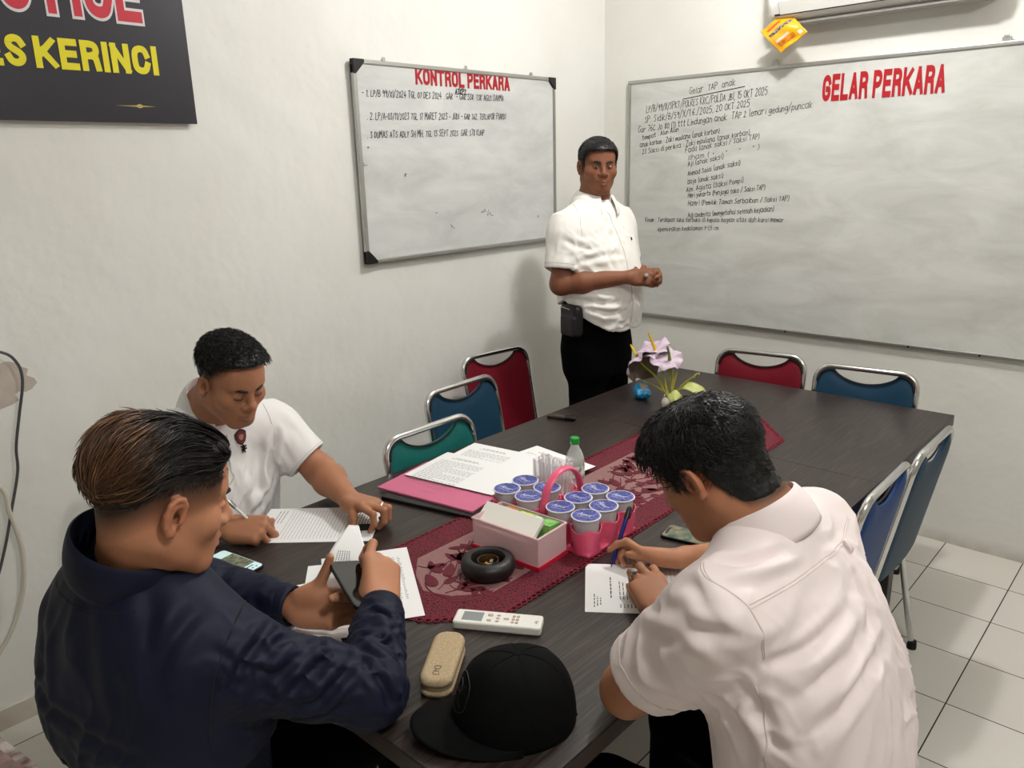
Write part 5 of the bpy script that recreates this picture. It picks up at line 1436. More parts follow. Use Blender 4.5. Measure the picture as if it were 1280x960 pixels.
MB().tube(pts, .0014, 5, closed=True).build('sleeve_hem', M_pseam, P4)
decal('chest_pin', P4, tr, (.72,-.735,1.385), (0,1,0), (0,0,1), [(.006*math.cos(t*PI/4), .008*math.sin(t*PI/4)) for t in range(8)], M_black, .002, .002)
collar_fold('collar', P4, nb + A3(.006,0,.004), unit(F.P(0,-.03,-.05) - nb) + A3(-.05,0,.6), A3(1,-.25,0), .074, .106, -.03, .034, .003, M_shirt, .40, .028, .10, .95)
# trousers and shoes
hp = A3(.54,-.795,.96)
S0 = [prof((.54,-.795,.80), ax, A3(1,0,0), A3(0,0,1), [(-.04,.165,.13,.14,0),(.08,.175,.14,.15,0),(.2,.172,.145,.135,0),(.27,.165,.14,.13,0),(.33,.162,.14,.128,0)], .03, ex=2.3)]
for s, fx in ((-1, .02), (1, .0)):      # left (+y) / right (-y)
    y = -.795 - s*.085
    S0 += [cap((.545,y,.86), (.55+fx,y,.50), .098, .072, .05), cap((.55+fx,y,.50), (.535+fx,y,.06), .072, .062, .03)]
S0 += [half((0,0,.03), (0,0,-1), .004)]
solid('trousers', S0, .006, M_trs, P4, regs=[((.55,-.88,.5), .15, A3(0,1,.2), .05, .006, 3), ((.55,-.88,.15), .12, A3(0,1,.2), .04, .006, 3)], smooth=2)
for s, fx in ((-1, .02), (1, .0)):
    y = -.795 - s*.085; a = A3(.535+fx, y, .075)
    solid('shoe', [cap(a + A3(-.05,0,-.04), a + A3(.15,-.0,-.045), .036, .034, .02), cap(a, a + A3(0,0,-.04), .04, .04, .03), half((0,0,.002), (0,0,-1), .004)], .006, M_shoe, P4)
to_parent(P4)

# waist pouch clipped to his belt, marker in his hand
wp = empty('waist_pouch', (.552, -.985, 1.03), label='black waist pouch on the hip of the standing man', cat='pouch')
B4 = np.stack([unit((.95,-.25,0)), unit((-.25,-.95,0)), A3(0,0,1)], 1)
solid('bag', [rbox((0,-.012,0), (.062,.026,.072), .022, .01, 'add', B4), rbox((.0,-.038,-.02), (.048,.012,.045), .011, .008, 'add', B4)], .004, mat('pouch_nylon', '#0f0f11', .5, bump=(400,.3,.001)), wp)
mb = MB(); mb.tube([V(B4 @ A3(-.045,.04,.055)), V(B4 @ A3(-.02,.044,.06)), V(B4 @ A3(.03,.044,.055))], .0022, 6); mb.build('zip', M_alu, wp)
mb = MB(); mb.grid(24, 2, lambda u, v: V((.005 + .155*math.cos(-PI*.78+u*PI*.62)*1.0, .185 + .188*math.sin(-PI*.78+u*PI*.62), .035 + .03*v))); mb.build('strap', MATS['pouch_nylon'], wp, solid=.003, fix=False)
mk = empty('marker', (.845,-.865,1.235), label='white marker pen in the hand of the standing man', cat='marker')
d_ = unit((.55,-.8,.15)); mb = MB(); mb.tube([V(d_*-.05), V(d_*.045)], .0085, 14); mb.build('barrel', M_white, mk)
MB().tube([V(d_*.045), V(d_*.062), V(d_*.064)], [.0088,.0085,.004], 14).build('cap', mat('grey_cap', '#9b9b98', .4), mk)
# ================================================================ things on the table
TT = TZ            # table top
M_paper = mat('paper', '#f1f1f1', .75, spec=.2)
M_print2 = mat('print_grey', '#6f7076', .8)

def quad_lines(mb, M, items, z=.0003):
    for (x, y, w, h) in items:
        mb.add([M @ V(q) for q in ((x, y, z), (x + w, y, z), (x + w, y + h, z), (x, y + h, z))], [(0, 1, 2, 3)])

def fake_text(R, x0, y, x1, h):
    """a printed line: word-length dashes"""
    out = []; x = x0
    while x < x1:
        w = R.uniform(.006, .018); out.append((x, y, min(w, x1 - x), h)); x += w + .0035
    return out

def sheet(label, tl, du, dv, z, W=.215, H=.33, kind='form', group=None, thick=.0005, col=None, seed=1, name='paper_sheet', cat='paper'):
    """tl = the page's top-left corner seen by its reader, du along a line of text, dv down the page"""
    du = V((du[0], du[1], 0)).normalized(); dv = V((dv[0], dv[1], 0)); dv = (dv - du * dv.dot(du)).normalized()
    o = V((tl[0], tl[1], z)); up = V((0, 0, 1)); y = -dv
    ctr = o + du * W / 2 + dv * H / 2
    M = frame(du, y, du.cross(y), o - ctr)
    if M[2][2] < 0: raise RuntimeError('page is face down ' + label)
    r = empty(name, ctr, label=label, cat=cat, group=group)
    mb = MB(); mb.prism([(0,0),(0,-H),(W,-H),(W,0)][::-1], 0, thick, 0, M); mb.build('sheet', col or M_paper, r, smooth=False)
    if kind:
        R = random.Random(seed); it = []; lt = []
        if kind == 'form':
            it += fake_text(R, .02, -.022, .075, .0022) + fake_text(R, .025, -.029, .065, .0022) + fake_text(R, .03, -.036, .06, .0022)
            it += fake_text(R, .06, -.060, .155, .0028)
            for k in range(7): it += fake_text(R, .02, -.080 - .008*k, .035, .002) + fake_text(R, .055, -.080 - .008*k, .055 + R.uniform(.03, .13), .002)
            for k in range(3): it += fake_text(R, .02, -.142 - .008*k, .195, .002)
            for k in range(13): lt.append((.02, -.172 - .0098*k, .175, .0006))
        elif kind == 'lined':
            for k in range(5): it += fake_text(R, .02, -.03 - .008*k, .19 if k else .12, .0022)
            for k in range(19): lt.append((.02, -.085 - .0095*k, .175, .0007))
            for k in range(3): it += fake_text(R, .02, -.275 - .01*k, .10, .002)
        elif kind == 'letter':
            it += fake_text(R, .06, -.035, .15, .003) + fake_text(R, .05, -.043, .16, .0025)
            for k in range(22): it += fake_text(R, .025, -.065 - .0085*k, .19 if k % 6 != 5 else .1, .0018)
            it += fake_text(R, .12, -.27, .18, .002) + fake_text(R, .12, -.30, .17, .002)
        elif kind == 'list':
            for k in range(2): lt += [(.170 + .014*k, -.05 - .008*i, .004 + .004*R.random(), .002) for i in range(26)]
            it += fake_text(R, .02, -.03, .09, .0025)
        mb = MB(); quad_lines(mb, M, it, thick + .0002); quad_lines(mb, M, lt, thick + .0002)
        mb.build('printed_text', M_print2 if kind in ('letter',) else M_print, r, smooth=False, fix=False)
    return r

# --- runner
RX0, RX1, RYN, RYF = 1.19, 1.605, -2.60, -1.165
rn = empty('table_runner', (1.40, -1.9, TT), label='dark red lace table runner with pointed ends down the middle of the table', cat='table runner')
def rpt(x, y, z=0.0): return V((x - 1.40, y + 1.9, z))
outl = [(RX0,RYN),(1.30,-2.69),(1.3975,-2.745),(1.49,-2.715),(RX1,RYN),(RX1,RYF),(1.40,-.945),(RX0,RYF)]
def net_mat():
    m = mat('red_crochet', '#8a1730', .8)
    nt = m.node_tree; b = nt.nodes['Principled BSDF']; N = nt.nodes.new; L = nt.links.new
    tc = N('ShaderNodeTexCoord'); v = N('ShaderNodeTexVoronoi'); v.feature = 'DISTANCE_TO_EDGE'; v.inputs['Scale'].default_value = 125
    r = N('ShaderNodeValToRGB'); e = r.color_ramp.elements; e[0].position = .08; e[0].color = lin('#6a0f25'); e[1].position = .30; e[1].color = lin('#16060a')
    L(tc.outputs['Object'], v.inputs['Vector']); L(v.outputs['Distance'], r.inputs['Fac']); L(r.outputs['Color'], b.inputs['Base Color'])
    bp = N('ShaderNodeBump'); bp.inputs['Strength'].default_value = .6; bp.inputs['Distance'].default_value = .003; bp.invert = True
    L(v.outputs['Distance'], bp.inputs['Height']); L(bp.outputs['Normal'], b.inputs['Normal'])
    return m
M_net = net_mat(); M_tulle = mat('pink_tulle', '#96706f', .8, var=(500, .3, '#74504f')); M_leaf = mat('red_embroidery', '#5c1120', .8, bump=(260, .6, .003))
# lace border: a band all round with a looped edge
inner = [(RX0+.078,RYN+.06),(1.33,-2.60),(1.3975,-2.635),(1.465,-2.61),(RX1-.078,RYN+.06),(RX1-.078,RYF-.035),(1.40,-1.06),(RX0+.078,RYF-.035)]
n = len(outl); mb = MB()
vs = [rpt(x, y, .0010) for x, y in outl] + [rpt(x, y, .0010) for x, y in inner] + [rpt(x, y, .0026) for x, y in outl] + [rpt(x, y, .0026) for x, y in inner]
fs = []
for k in range(n):
    l = (k+1) % n; fs += [(2*n+k, 2*n+l, 3*n+l, 3*n+k), (k, l, 2*n+l, 2*n+k), (n+l, n+k, 3*n+k, 3*n+l), (l, k, n+k, n+l)]
mb.add(vs, fs); mb.build('lace_border', M_net, rn, smooth=False)
mb = MB()
for k in range(n):
    a, b = V(outl[k] + (0,)), V(outl[(k+1) % n] + (0,)); L = (b - a).length; m_ = max(1, int(L / .017)); d = (b - a).normalized(); nn = V((d.y, -d.x, 0))
    c0 = V((1.40, -1.9, 0))
    if nn.dot(a - c0) < 0: nn = -nn
    for i in range(m_):
        p = a + d * L * (i + .5) / m_ + nn * .003
        mb.tube([rpt(p.x + .0075*math.cos(t*PI/5), p.y + .0075*math.sin(t*PI/5), .0022) for t in range(10)], .0018, 5, closed=True)
mb.build('looped_edge', mat('red_yarn', '#7d142c', .8), rn)
mb = MB(); mb.prism([(x - 1.40, y + 1.9) for x, y in inner], .0008, .0016); mb.build('tulle_panel', M_tulle, rn, smooth=False)
# leaf sprays
mb = MB(); R = random.Random(11)
def leaf(cx_, cy_, a, L, w):
    d = V((math.cos(a), math.sin(a), 0)); s = V((-d.y, d.x, 0)); c = rpt(cx_, cy_, .0022); P_ = []
    for k in range(16):
        t = k / 16 * 2 * PI; P_.append(c + d * (L/2 * math.cos(t)) + s * (w/2 * math.sin(t) * (1 - .35*math.cos(t))))
    mb.add([p + V((0,0,.0012)) for p in P_] + P_, [tuple(range(16))] + [(k, 16+k, 16+(k+1) % 16, (k+1) % 16) for k in range(16)])
y = RYN + .0; side = 1
while y < RYF - .10:
    cx0 = 1.3975 + .035*math.sin(y*9)
    for s in (-1, 1):
        x = cx0 + s * (.045 + R.uniform(0, .025)); a0 = PI/2 - s*.9
        leaf(x, y + R.uniform(-.01,.02), a0 + R.uniform(-.3,.3), .062, .028)
        leaf(x + s*.032, y + .05 + R.uniform(-.01,.01), a0 - s*.7, .05, .022)
        if True: leaf(cx0 + s*.02, y + .04, PI/2 + R.uniform(-.5,.5), .045, .02)
        p0 = rpt(cx0, y - .03, .0022); p1 = rpt(x, y + .02, .0022); p2 = rpt(min(max(x + s*.05, RX0+.085), RX1-.085), y + .07, .0022)
        mb.tube(smoothline([p0, p1 + V((0,-.03,0)), p2], 6), .0017, 4); mb.tube(smoothline([p0 + V((s*.012,.02,0)), p1 + V((-s*.02,.04,0)), p1 + V((s*.012,.085,0))], 6), .0014, 4)
    y += .07
for k in range(70):
    yy = R.uniform(RYN + .02, RYF - .09); xx = R.choice((-1, 1)) * R.uniform(.05, .10) + 1.3975
    leaf(xx, yy, R.uniform(0, 6.28), R.uniform(.03, .045), R.uniform(.014, .02))
    p0 = rpt(xx, yy, .0022); a_ = R.uniform(0, 6.28); d_ = V((math.cos(a_), math.sin(a_), 0)); e_ = p0 + d_*.05
    if abs(e_.x) < .12: mb.tube(smoothline([p0, p0 + d_*.025 + V((-d_.y, d_.x, 0))*.010, e_], 5), .0013, 4)
mb.build('leaf_pattern', M_leaf, rn, smooth=False)

# --- forms and folders
R2 = 'loose printed sheets on the table'
sheet('printed form under the hands of the man in the pale shirt', (1.735,-2.464), (-.598,.80), (.8,.598), TT, kind='form', seed=3)
sheet('ruled form under the hands of the man in the white polo shirt', (.955,-2.395), (.668,-.743), (-.742,-.67), TT, kind='lined', seed=4)
a = V((1.075,-2.726)); 
sheet('white printed sheet lying on the runner in front of the navy jacket', (1.087,-2.702), (.55,.835), (.835,-.55), TT + .0042, kind='list', seed=5)
sheet('white sheet lying under the one in front of the navy jacket', (1.092,-2.744), (.62,.785), (.785,-.62), TT + .0034, kind=None)
sheet('ruled sheet under the forearms of the man in the navy jacket', (1.17,-2.76), (.90,-.43), (-.43,-.90), TT + .0006, W=.30, H=.20, kind='lined', seed=6)
def folder(label, a, ang, W, H, z, col, thick):
    c, s = math.cos(ang), math.sin(ang); r = empty('folder', (a[0], a[1], z), ang, label, 'folder')
    cover = lambda z0, z1, notch: MB().prism([(0,0),(W,0),(W,H),(notch,H),(0,H-.012)] if notch else [(0,0),(W,0),(W,H),(0,H)], z0, z1)
    cover(0, .0012, 0).build('back_cover', col, r, smooth=False)
    cover(thick-.0012, thick, .015).build('front_cover', col, r, smooth=False)
    MB().prism([(.004,-.001),(W-.004,-.001),(W-.004,.0015),(.004,.0015)], 0, thick).build('spine', col, r, smooth=False)
    MB().prism([(.008,.004),(W-.006,.004),(W-.006,H-.008),(.008,H-.014)], .0013, thick-.0013).build('contents', M_paper, r, smooth=False)
    return r
folder('black folder at the bottom of the pile on the left of the table', (.905,-2.368), math.radians(13), .33, .25, TT, M_black, .010)
folder('pink folder near the bottom of the pile on the left of the table', (.852,-2.338), math.radians(9.5), .355, .25, TT + .0104, mat('pink_card', '#c96b8b', .7), .005)
folder('mint green folder just under the white sheets of the pile', (.862,-2.165), math.radians(10), .34, .27, TT + .0158, mat('mint_card', '#8fc9b8', .7), .003)
z0 = TT + .0192
sheet('white printed letter at the back of the pile of papers', (1.005,-1.770), (.97,-.10), (-.10,-.97), z0, W=.27, H=.215, kind='letter', seed=12)
sheet('greyish printed letter in the middle of the pile of papers', (.818,-1.885), (.96,.16), (.16,-.96), z0 + .0008, W=.33, H=.215, kind='letter', seed=13)
sheet('white printed sheet on top of the pile of papers, nearest the green chair', (.812,-2.008), (.984,.176), (.176,-.984), z0 + .0016, W=.33, H=.225, kind='letter', seed=14)

# sheet held up behind the phone
hs = empty('paper_sheet', (1.33,-2.76,.80), label='sheet of paper folded up behind the phone of the man in the navy jacket', cat='paper')
c00, c10, c01, c11 = V((1.215,-2.86,.80)), V((1.43,-2.755,.80)), V((1.165,-2.70,.915)), V((1.34,-2.71,.87))
tipp = V((1.225,-2.68,.915))
def hpt(u, v):
    a = V((1.285,-2.85,.81)).lerp(V((1.425,-2.765,.81)), u); b = V((1.18,-2.735,.86)).lerp(V((1.225,-2.665,.90)), u) if False else V((1.218,-2.700,.888)).lerp(V((1.234,-2.684,.885)), u)
    return a.lerp(b, v) + V((.012, -.016, .016)) * math.sin(PI*v) - hs.location
mb = MB(); mb.grid(10, 16, hpt); mb.build('sheet', M_paper, hs, solid=.0006, fix=False)
def hln(k): return [hpt(.2 + .06*k, .35), hpt(.2 + .06*k, .8)]
mb = MB()
for k in range(6):
    for j in range(9):
        p, q = hpt(.22+.06*k, .30+.03*j), hpt(.22+.06*k, .32+.03*j); w = V((.0008,.0006,0)); lf = V((.0006,-.0006,.0006)); mb.add([p-w+lf, q-w+lf, q+w+lf, p+w+lf], [(0,1,2,3)])
mb.build('printed_text', M_print2, hs, smooth=False, fix=False)

# --- phones
M_glass = mat('dark_glass', '#0b0b0d', .08, spec=.7)
def phone(label, c, ang, screen=None, R3=None, name='phone'):
    r = empty(name, c, ang, label, 'phone')
    if R3 is not None: r.rotation_euler = R3.to_euler()
    mb = MB(); mb.prism(rrect(.158, .075, .011), 0, .0082); mb.build('body', M_black, r, bevel=.0022, seg=3)
    if screen is None:
        mb = MB(); mb.prism(rrect(.152, .069, .009), .0082, .0085); mb.build('screen', M_glass, r, smooth=False)
    else:
        mb = MB(); mb.prism(rrect(.152, .069, .009), .0082, .0085); s = mb.build('screen', screen[0], r, smooth=False)
        for (x0, x1, y0, y1, m) in screen[1]:
            mb = MB(); mb.prism([(x0,y0),(x1,y0),(x1,y1),(x0,y1)], .0085, .0087); mb.build('screen_picture', m, r, smooth=False)
    mb = MB(); mb.box((.03,.0378,.0042), (.018,.0012,.0028)); mb.build('side_button', M_black, r, smooth=False)
    return r
M_scr = mat('lit_screen', '#b9d3d6', .3, emit=.55); M_pic = mat('lit_picture', '#3d4632', .3, emit=.25, var=(90, .3, '#8a8f78')); M_icon = mat('lit_icons', '#3f4a4e', .3, emit=.2); M_dk = mat('screen_grey', '#20262a', .12, spec=.6)
phone('phone with a lit screen beside the man in the navy jacket', (.937,-2.862,TT), math.radians(10),
      (M_scr, [(-.04,.045,-.033,.033,M_pic)] + [(.064,.068,-.026+.011*k,-.021+.011*k,M_icon) for k in range(5)] + [(.052,.056,-.03,.02,M_icon)]))
M_tint = mat('green_tinted_glass', '#27544a', .12, spec=.7, var=(60, .3, '#8a7a62'))
phone('phone with a greenish screen by the forearm of the man in the pale shirt', (1.742,-2.008,TT), math.radians(11), (M_tint, [(-.072,-.066,-.02,.02,M_dk)]))
n_ = V((.24,.20,.95)).normalized(); u_ = V((.945,-.287,-.19)); u_ = (u_ - n_*u_.dot(n_)).normalized(); v_ = n_.cross(u_)
ctr = V((1.352,-2.851,.890)) + u_*.078 + V((.006,.034,-.006)) - n_*.001
phone('black phone held over the papers by the man in the navy jacket', ctr, 0, None, Matrix((u_, v_, n_)).transposed())

# --- remote
rm = empty('remote_control', (1.627,-2.626,TT), math.atan2(.517,.856), 'white air conditioner remote control on the table between the runner and the cap', 'remote control')
mb = MB(); mb.prism(rrect(.19, .052, .007), 0, .019); mb.build('case', M_white, rm, bevel=.004, seg=3)
mb = MB(); mb.prism([(-.077,-.016),(-.033,-.016),(-.033,.016),(-.077,.016)], .019, .0194); mb.build('display', mat('lcd_grey', '#868b8a', .3), rm, smooth=False)
M_btn = mat('button_outline', '#b9a394', .6)
for k, (x, y, w, h) in enumerate([(-.018,.009,.012,.009),(-.018,-.011,.010,.007),(.0,.010,.008,.006),(.0,-.001,.008,.006),(.0,-.012,.008,.006),(.018,.0,.012,.006),(.033,.011,.007,.007),(.042,.011,.007,.007),(.033,.0,.007,.007),(.042,.0,.007,.007),(.033,-.011,.007,.007),(.042,-.011,.007,.007)]):
    mb = MB(); mb.prism(rrect(w, h, .002, 3), .019, .0203, 0, Matrix.Translation((x, y, 0))); mb.build('button', M_btn, rm, smooth=False, bevel=.0006)
mb = MB(); handwrite(mb, 'Sharp' if False else 'AC', frame((0,1,0),(-1,0,0),(0,0,1),(.086,-.008,.0191)), .006, .012, .0009, jit=.05, slant=0); mb.build('printed_text', M_print, rm, smooth=False, fix=False)

# --- glasses case
gc = empty('glasses_case', (1.654,-2.810,TT), math.atan2(.82,-.57), 'beige fabric glasses case lying beside the black cap', 'glasses case')
M_felt = mat('beige_felt', '#bda98b', .9, spec=.1, var=(220, .4, '#a48f70'), bump=(500, .3, .001))
def gsec(r, z0, z1):
    mb = MB(); mb.prism(rrect(.165, .064, .026, 8), z0, z1); return mb
gsec(0, 0, .019).build('lower_shell', M_felt, gc, bevel=.009, seg=4); gsec(0, .0195, .041).build('lid', M_felt, gc, bevel=.011, seg=5)
mb = MB(); mb.prism(rrect(.162, .061, .026, 8), .0165, .022); mb.build('rim', mat('beige_piping', '#8d7a5c', .8), gc, smooth=False)
mb = MB()
for s in (-1, 1):
    P_ = [(s*.0035, -.004), (s*.0125, -.006), (s*.0135, .003), (s*.009, .0065), (s*.0035, .0045)]
    mb.tube([V((-.050 + a, b, .0412)) for a, b in P_], .0007, 5, closed=True)
mb.tube([V((-.0535,.0025,.0412)), V((-.0465,.0025,.0412))], .0007, 5); mb.build('spectacles_logo', M_black, gc)

# --- ashtray made like a little tyre
at_ = empty('ashtray', (1.455,-2.478,TT + .0035), label='round black tyre-shaped ashtray on the table runner', cat='ashtray'); at_.scale = (1.1, 1.1, 1.0)
mb = MB(); mb.lathe([(0,.0),(.046,.0),(.056,.006),(.060,.016),(.060,.028),(.055,.038),(.046,.0425),(.038,.041),(.034,.034),(.033,.012),(0,.011)], n=48)
mb.build('tyre', mat('dusty_rubber', '#0e0c0c', .45, var=(60, .3, '#1e1b1a'), bump=(160, .3, .001)), at_)
mb = MB(); mb.lathe([(.0225,.0115),(.0235,.0115),(.0235,.034),(.0222,.034),(.0222,.0125),(0,.0125)], n=32); mb.build('inner_cup', mat('brass_rim', '#6b5a3a', .35, metal=.8), at_)
for k, (x, y, c) in enumerate(((-.006,.004,'#b07a30'),(.005,-.003,'#8d8a86'),(.002,.008,'#77736e'))):
    mb = MB(); mb.box((x, y, .017 + .004*k), (.013,.007,.006), Matrix.Rotation(k*1.1, 3, 'Z')); mb.build('ash_crumb', mat('ash_%d' % k, c, .9), at_, smooth=False, bevel=.001)

# --- cap
cp = empty('cap', (1.850,-2.818,TT), math.radians(-125), 'black baseball cap lying on the near corner of the table', 'cap'); cp.scale = (1.07, 1.07, 1.05)
M_cap = mat('black_cotton', '#060607', .85, spec=.15, bump=(500, .25, .001))
def crown(u, v):        # x = towards the brim
    a = 2*PI*u; t = v * PI/2; r = math.cos(t) ** .72
    z = .125 * math.sin(t) ** .95
    fr = max(0, math.cos(a))
    return V(((.100*math.cos(a) + (.004*fr))*r - .006*math.sin(t), .084*math.sin(a)*r, z + .010*fr*math.sin(2*t)))
mb = MB(); mb.grid(60, 26, crown); mb.build('crown', M_cap, cp, solid=.003, fix=False, weld=True)
for k in range(6):
    u = (k + .5) / 6 if False else k / 6 + 1/12
    MB().tube([crown(u, v/16) * 1.008 + V((0,0,.0006)) for v in range(17)], .0012, 5).build('panel_seam', M_cap, cp)
mb = MB(); mb.lathe([(0,.0),(.007,0),(.0065,.003),(0,.005)], crown(0, 1) + V((0,0,-.001)), 14); mb.build('top_button', M_cap, cp)
def brimp(u, v, dz=0):
    a = (u - .5) * PI * .98; c, s = math.cos(a), math.sin(a)
    inn = V((.102*c - .0, .085*s, .006)); out = V((.100*c + .074*c**.7 if c > 0 else .1*c, .089*s, .006))
    p = inn.lerp(out, v); p.z += .004 + .013*(1 - (s*s)) * 1.0 - .010*s*s*v + dz; return p
mb = MB(); mb.grid(30, 10, brimp); mb.build('brim', M_cap, cp, solid=.0035, fix=False)
M_emb = mat('black_embroidery', '#141416', .6)
mb = MB()
def on_cap(y, z):        # front panel point
    v = math.asin(min(1, (z/.135))) / (PI/2); a = math.asin(max(-1, min(1, y/.08))); return crown((a/(2*PI)) % 1, v) * 1.014
for seg in ([(-.028,.05),(-.028,.085),(.0,.097),(.028,.085),(.028,.05),(0,.036),(-.028,.05)], [(-.014,.055),(-.014,.082),(.004,.082),(.006,.07),(-.012,.066)], [(.016,.085),(.004,.06),(.018,.05)], [(-.034,.03),(.034,.03)]):
    mb.tube(smoothline([on_cap(*q) for q in seg], 4), .0011, 5)
mb.build('embroidered_logo', M_emb, cp)
mb = MB(); mb.tube([V((-.094, -.030 + .06*i/8, .012 + .012*math.sin(PI*i/8))) for i in range(9)], .004, 6); mb.build('back_strap', M_cap, cp)

# --- pens
def pen(label, tip, top, m, capm, r=.0042, name='pen', clip=True):
    tip, top = V(tip), V(top); d = (top - tip); L = d.length; d.normalize(); R0 = empty(name, tip, label=label, cat='pen')
    mb = MB(); mb.tube([d*.0, d*.004, d*.012], [.0006, .0012, .0024], 10); mb.build('nib', M_black if capm is None else m, R0)
    mb = MB(); mb.tube([d*.012, d*.016, d*(L*.8)], [.0025, r, r], 12); mb.build('barrel', m, R0)
    mb = MB(); mb.tube([d*(L*.8), d*(L*.97), d*L], [r*1.25, r*1.2, r*.7], 12); mb.build('cap', capm or m, R0)
    s = d.orthogonal().normalized(); mb = MB(); mb.tube([s*r*1.5 + d*(L*.82), s*r*1.7 + d*(L*.96)], .0012, 6); mb.build('clip', capm or m, R0)
    return R0
pen('blue pen with a black cap in the hand of the man in the pale shirt', (1.667,-2.27,.7525), (1.652,-2.17,.872), mat('blue_pen', '#1a2170', .3), M_black, .0056)
pen('white pen in the hand of the man in the white polo shirt', (.868,-2.722,.7525), (.812,-2.793,.868), M_white, M_alu, .004)
r = empty('marker_pen', (.853,-1.453,TT + .0092), math.atan2(.034,.107), 'dark brown marker lying on the far left of the table', 'marker')
MB().tube([(-.055,0,0),(-.054,0,0),(.02,0,0)], [.006,.0085,.0085], 14).build('barrel', mat('brown_barrel', '#4a3d36', .4), r)
MB().tube([(.02,0,0),(.05,0,0),(.062,0,0)], [.0092,.009,.005], 14).build('cap', M_black, r)
MB().box((.035,0,.0098), (.035,.003,.0015)).build('clip', M_black, r, smooth=False)
lt = empty('lighter', (1.035,-2.515,TT + .0055), math.radians(48), 'small dark lighter under the hand of the man in the white polo shirt', 'lighter')
MB().prism(rrect(.055,.02,.004), -.005, .006).build('case', M_black, lt, bevel=.001); MB().box((.034,0,0), (.012,.016,.009)).build('top', M_alu, lt, smooth=False, bevel=.001)

# --- pink carrier with sealed water cups
CX, CY = 1.437, -2.168
cr = empty('cup_carrier', (CX, CY, TT + .003), label='pink plastic carrier with an arched handle holding sealed water cups', cat='cup carrier')
M_pinkp = mat('pink_plastic', '#e85c80', .35, spec=.5, coat=.2)
cells = [(x, y) for x in (1.303, 1.382, 1.489, 1.571) for y in (-2.243, -2.168, -2.093)]
S0 = []; zv = A3(0, 0, 1); xv = A3(1, 0, 0); yv = A3(0, 1, 0)
S0.append(rbox((0,0,.004), (.165,.105,.004), .003, .004))
for x, y in cells:
    o = A3(x - CX, y - CY, 0); S0.append(prof(o, xv, yv, zv, [(0,.034,.034,.034,0),(.03,.037,.037,.037,0),(.084,.0412,.0412,.0412,0)], .006, ex=2, kz=.004))
for x, y in cells:
    o = A3(x - CX, y - CY, .006); S0.append(prof(o, xv, yv, zv, [(0,.0315,.0315,.0315,0),(.03,.0345,.0345,.0345,0),(.1,.0395,.0395,.0395,0)], .001, 'sub', ex=2, kz=.003))
def wavy(P): return P[:, 2] - (.072 + .007*np.cos((P[:,0] + CX - 1.571)*2*PI/.08)*np.cos((P[:,1] + CY + 2.243)*2*PI/.075))
S0.append(raw(wavy, (0,0,.05), 1e3, .003, 'int'))
solid('tray', S0, .0022, M_pinkp, cr, smooth=1)
hp_ = [(0,-.082,.03),(0,-.080,.075),(0,-.066,.125),(0,-.035,.155),(0,.0,.164),(0,.035,.155),(0,.066,.125),(0,.080,.075),(0,.082,.03)]
mb = MB(); pts = smoothline(hp_, 6); prev = len(mb.v)
for dx in (0,):
    ring = []
    for i, p in enumerate(pts):
        t = (pts[min(i+1, len(pts)-1)] - pts[max(i-1, 0)]).normalized(); nrm = V((1,0,0)).cross(t)
        for k in range(12):
            a = 2*PI*k/12; ring.append(p + V((1,0,0))*.0125*math.cos(a) + nrm*.006*math.sin(a))
    N_ = len(pts); mb.add(ring, [(i*12+k, i*12+(k+1)%12, (i+1)*12+(k+1)%12, (i+1)*12+k) for i in range(N_-1) for k in range(12)])
mb.build('handle', M_pinkp, cr)
hz = [(0,-.008),(.004,-.004),(.008,.001),(.008,.005),(.005,.008),(.002,.007),(0,.004),(-.002,.007),(-.005,.008),(-.008,.005),(-.008,.001),(-.004,-.004)]
mb = MB(); mb.prism([(a*1.1, b*1.1) for a, b in hz], 0, .0012, 0, frame((.85,-.5,0),(0,0,1),(-.5,-.85,0),(1.571 - CX - .019, -2.243 - CY - .0335, .026))); mb.build('heart_mark', mat('dark_pink', '#9e2f52', .4), cr, smooth=False)
M_clear = mat('clear_plastic', '#f4f6f8', .12, spec=.5, trans=.85, ior=1.2)
def lid_mat():
    m = mat('printed_foil_lid', '#3a3f8c', .35, spec=.5)
    nt = m.node_tree; b = nt.nodes['Principled BSDF']; N = nt.nodes.new; L = nt.links.new
    tc = N('ShaderNodeTexCoord'); n1 = N('ShaderNodeTexNoise'); n1.inputs['Scale'].default_value = 75; n1.inputs['Detail'].default_value = 3; n1.inputs['Distortion'].default_value = 1.5
    r = N('ShaderNodeValToRGB'); e = r.color_ramp.elements; e[0].position = .38; e[0].color = lin('#23266b'); e[1].position = .66; e[1].color = lin('#8d7fc0'); k = e.new(.54); k.color = lin('#3e4fa0')
    L(tc.outputs['Object'], n1.inputs['Vector']); L(n1.outputs['Fac'], r.inputs['Fac']); L(r.outputs['Color'], b.inputs['Base Color']); return m
M_lid = lid_mat(); M_lidtxt = mat('lid_script', '#cfd4ee', .4)
M_water = mat('water_cup_plastic', '#f6f4f6', .12, spec=.6, trans=.55, ior=1.1)
cup0 = empty('water_cup', (0,0,0), label='x', cat='water cup', group='sealed water cups in the pink carrier')
mb = MB(); mb.lathe([(0,0),(.027,0),(.0285,.002),(.0345,.088),(.0345,.0905),(.0335,.0905),(.0275,.003),(0,.003)], n=32); mb.build('cup_wall', M_water, cup0)
mb = MB(); mb.lathe([(.0335,.0895),(.0375,.0895),(.038,.0908),(.0375,.0922),(.0335,.0922)], n=32); mb.build('rim', mat('milky_rim', '#dfe2ea', .3), cup0)
mb = MB(); mb.lathe([(0,.0915),(.0345,.0915),(.0345,.0926),(0,.0926)], n=32); mb.build('lid', M_lid, cup0, smooth=False)
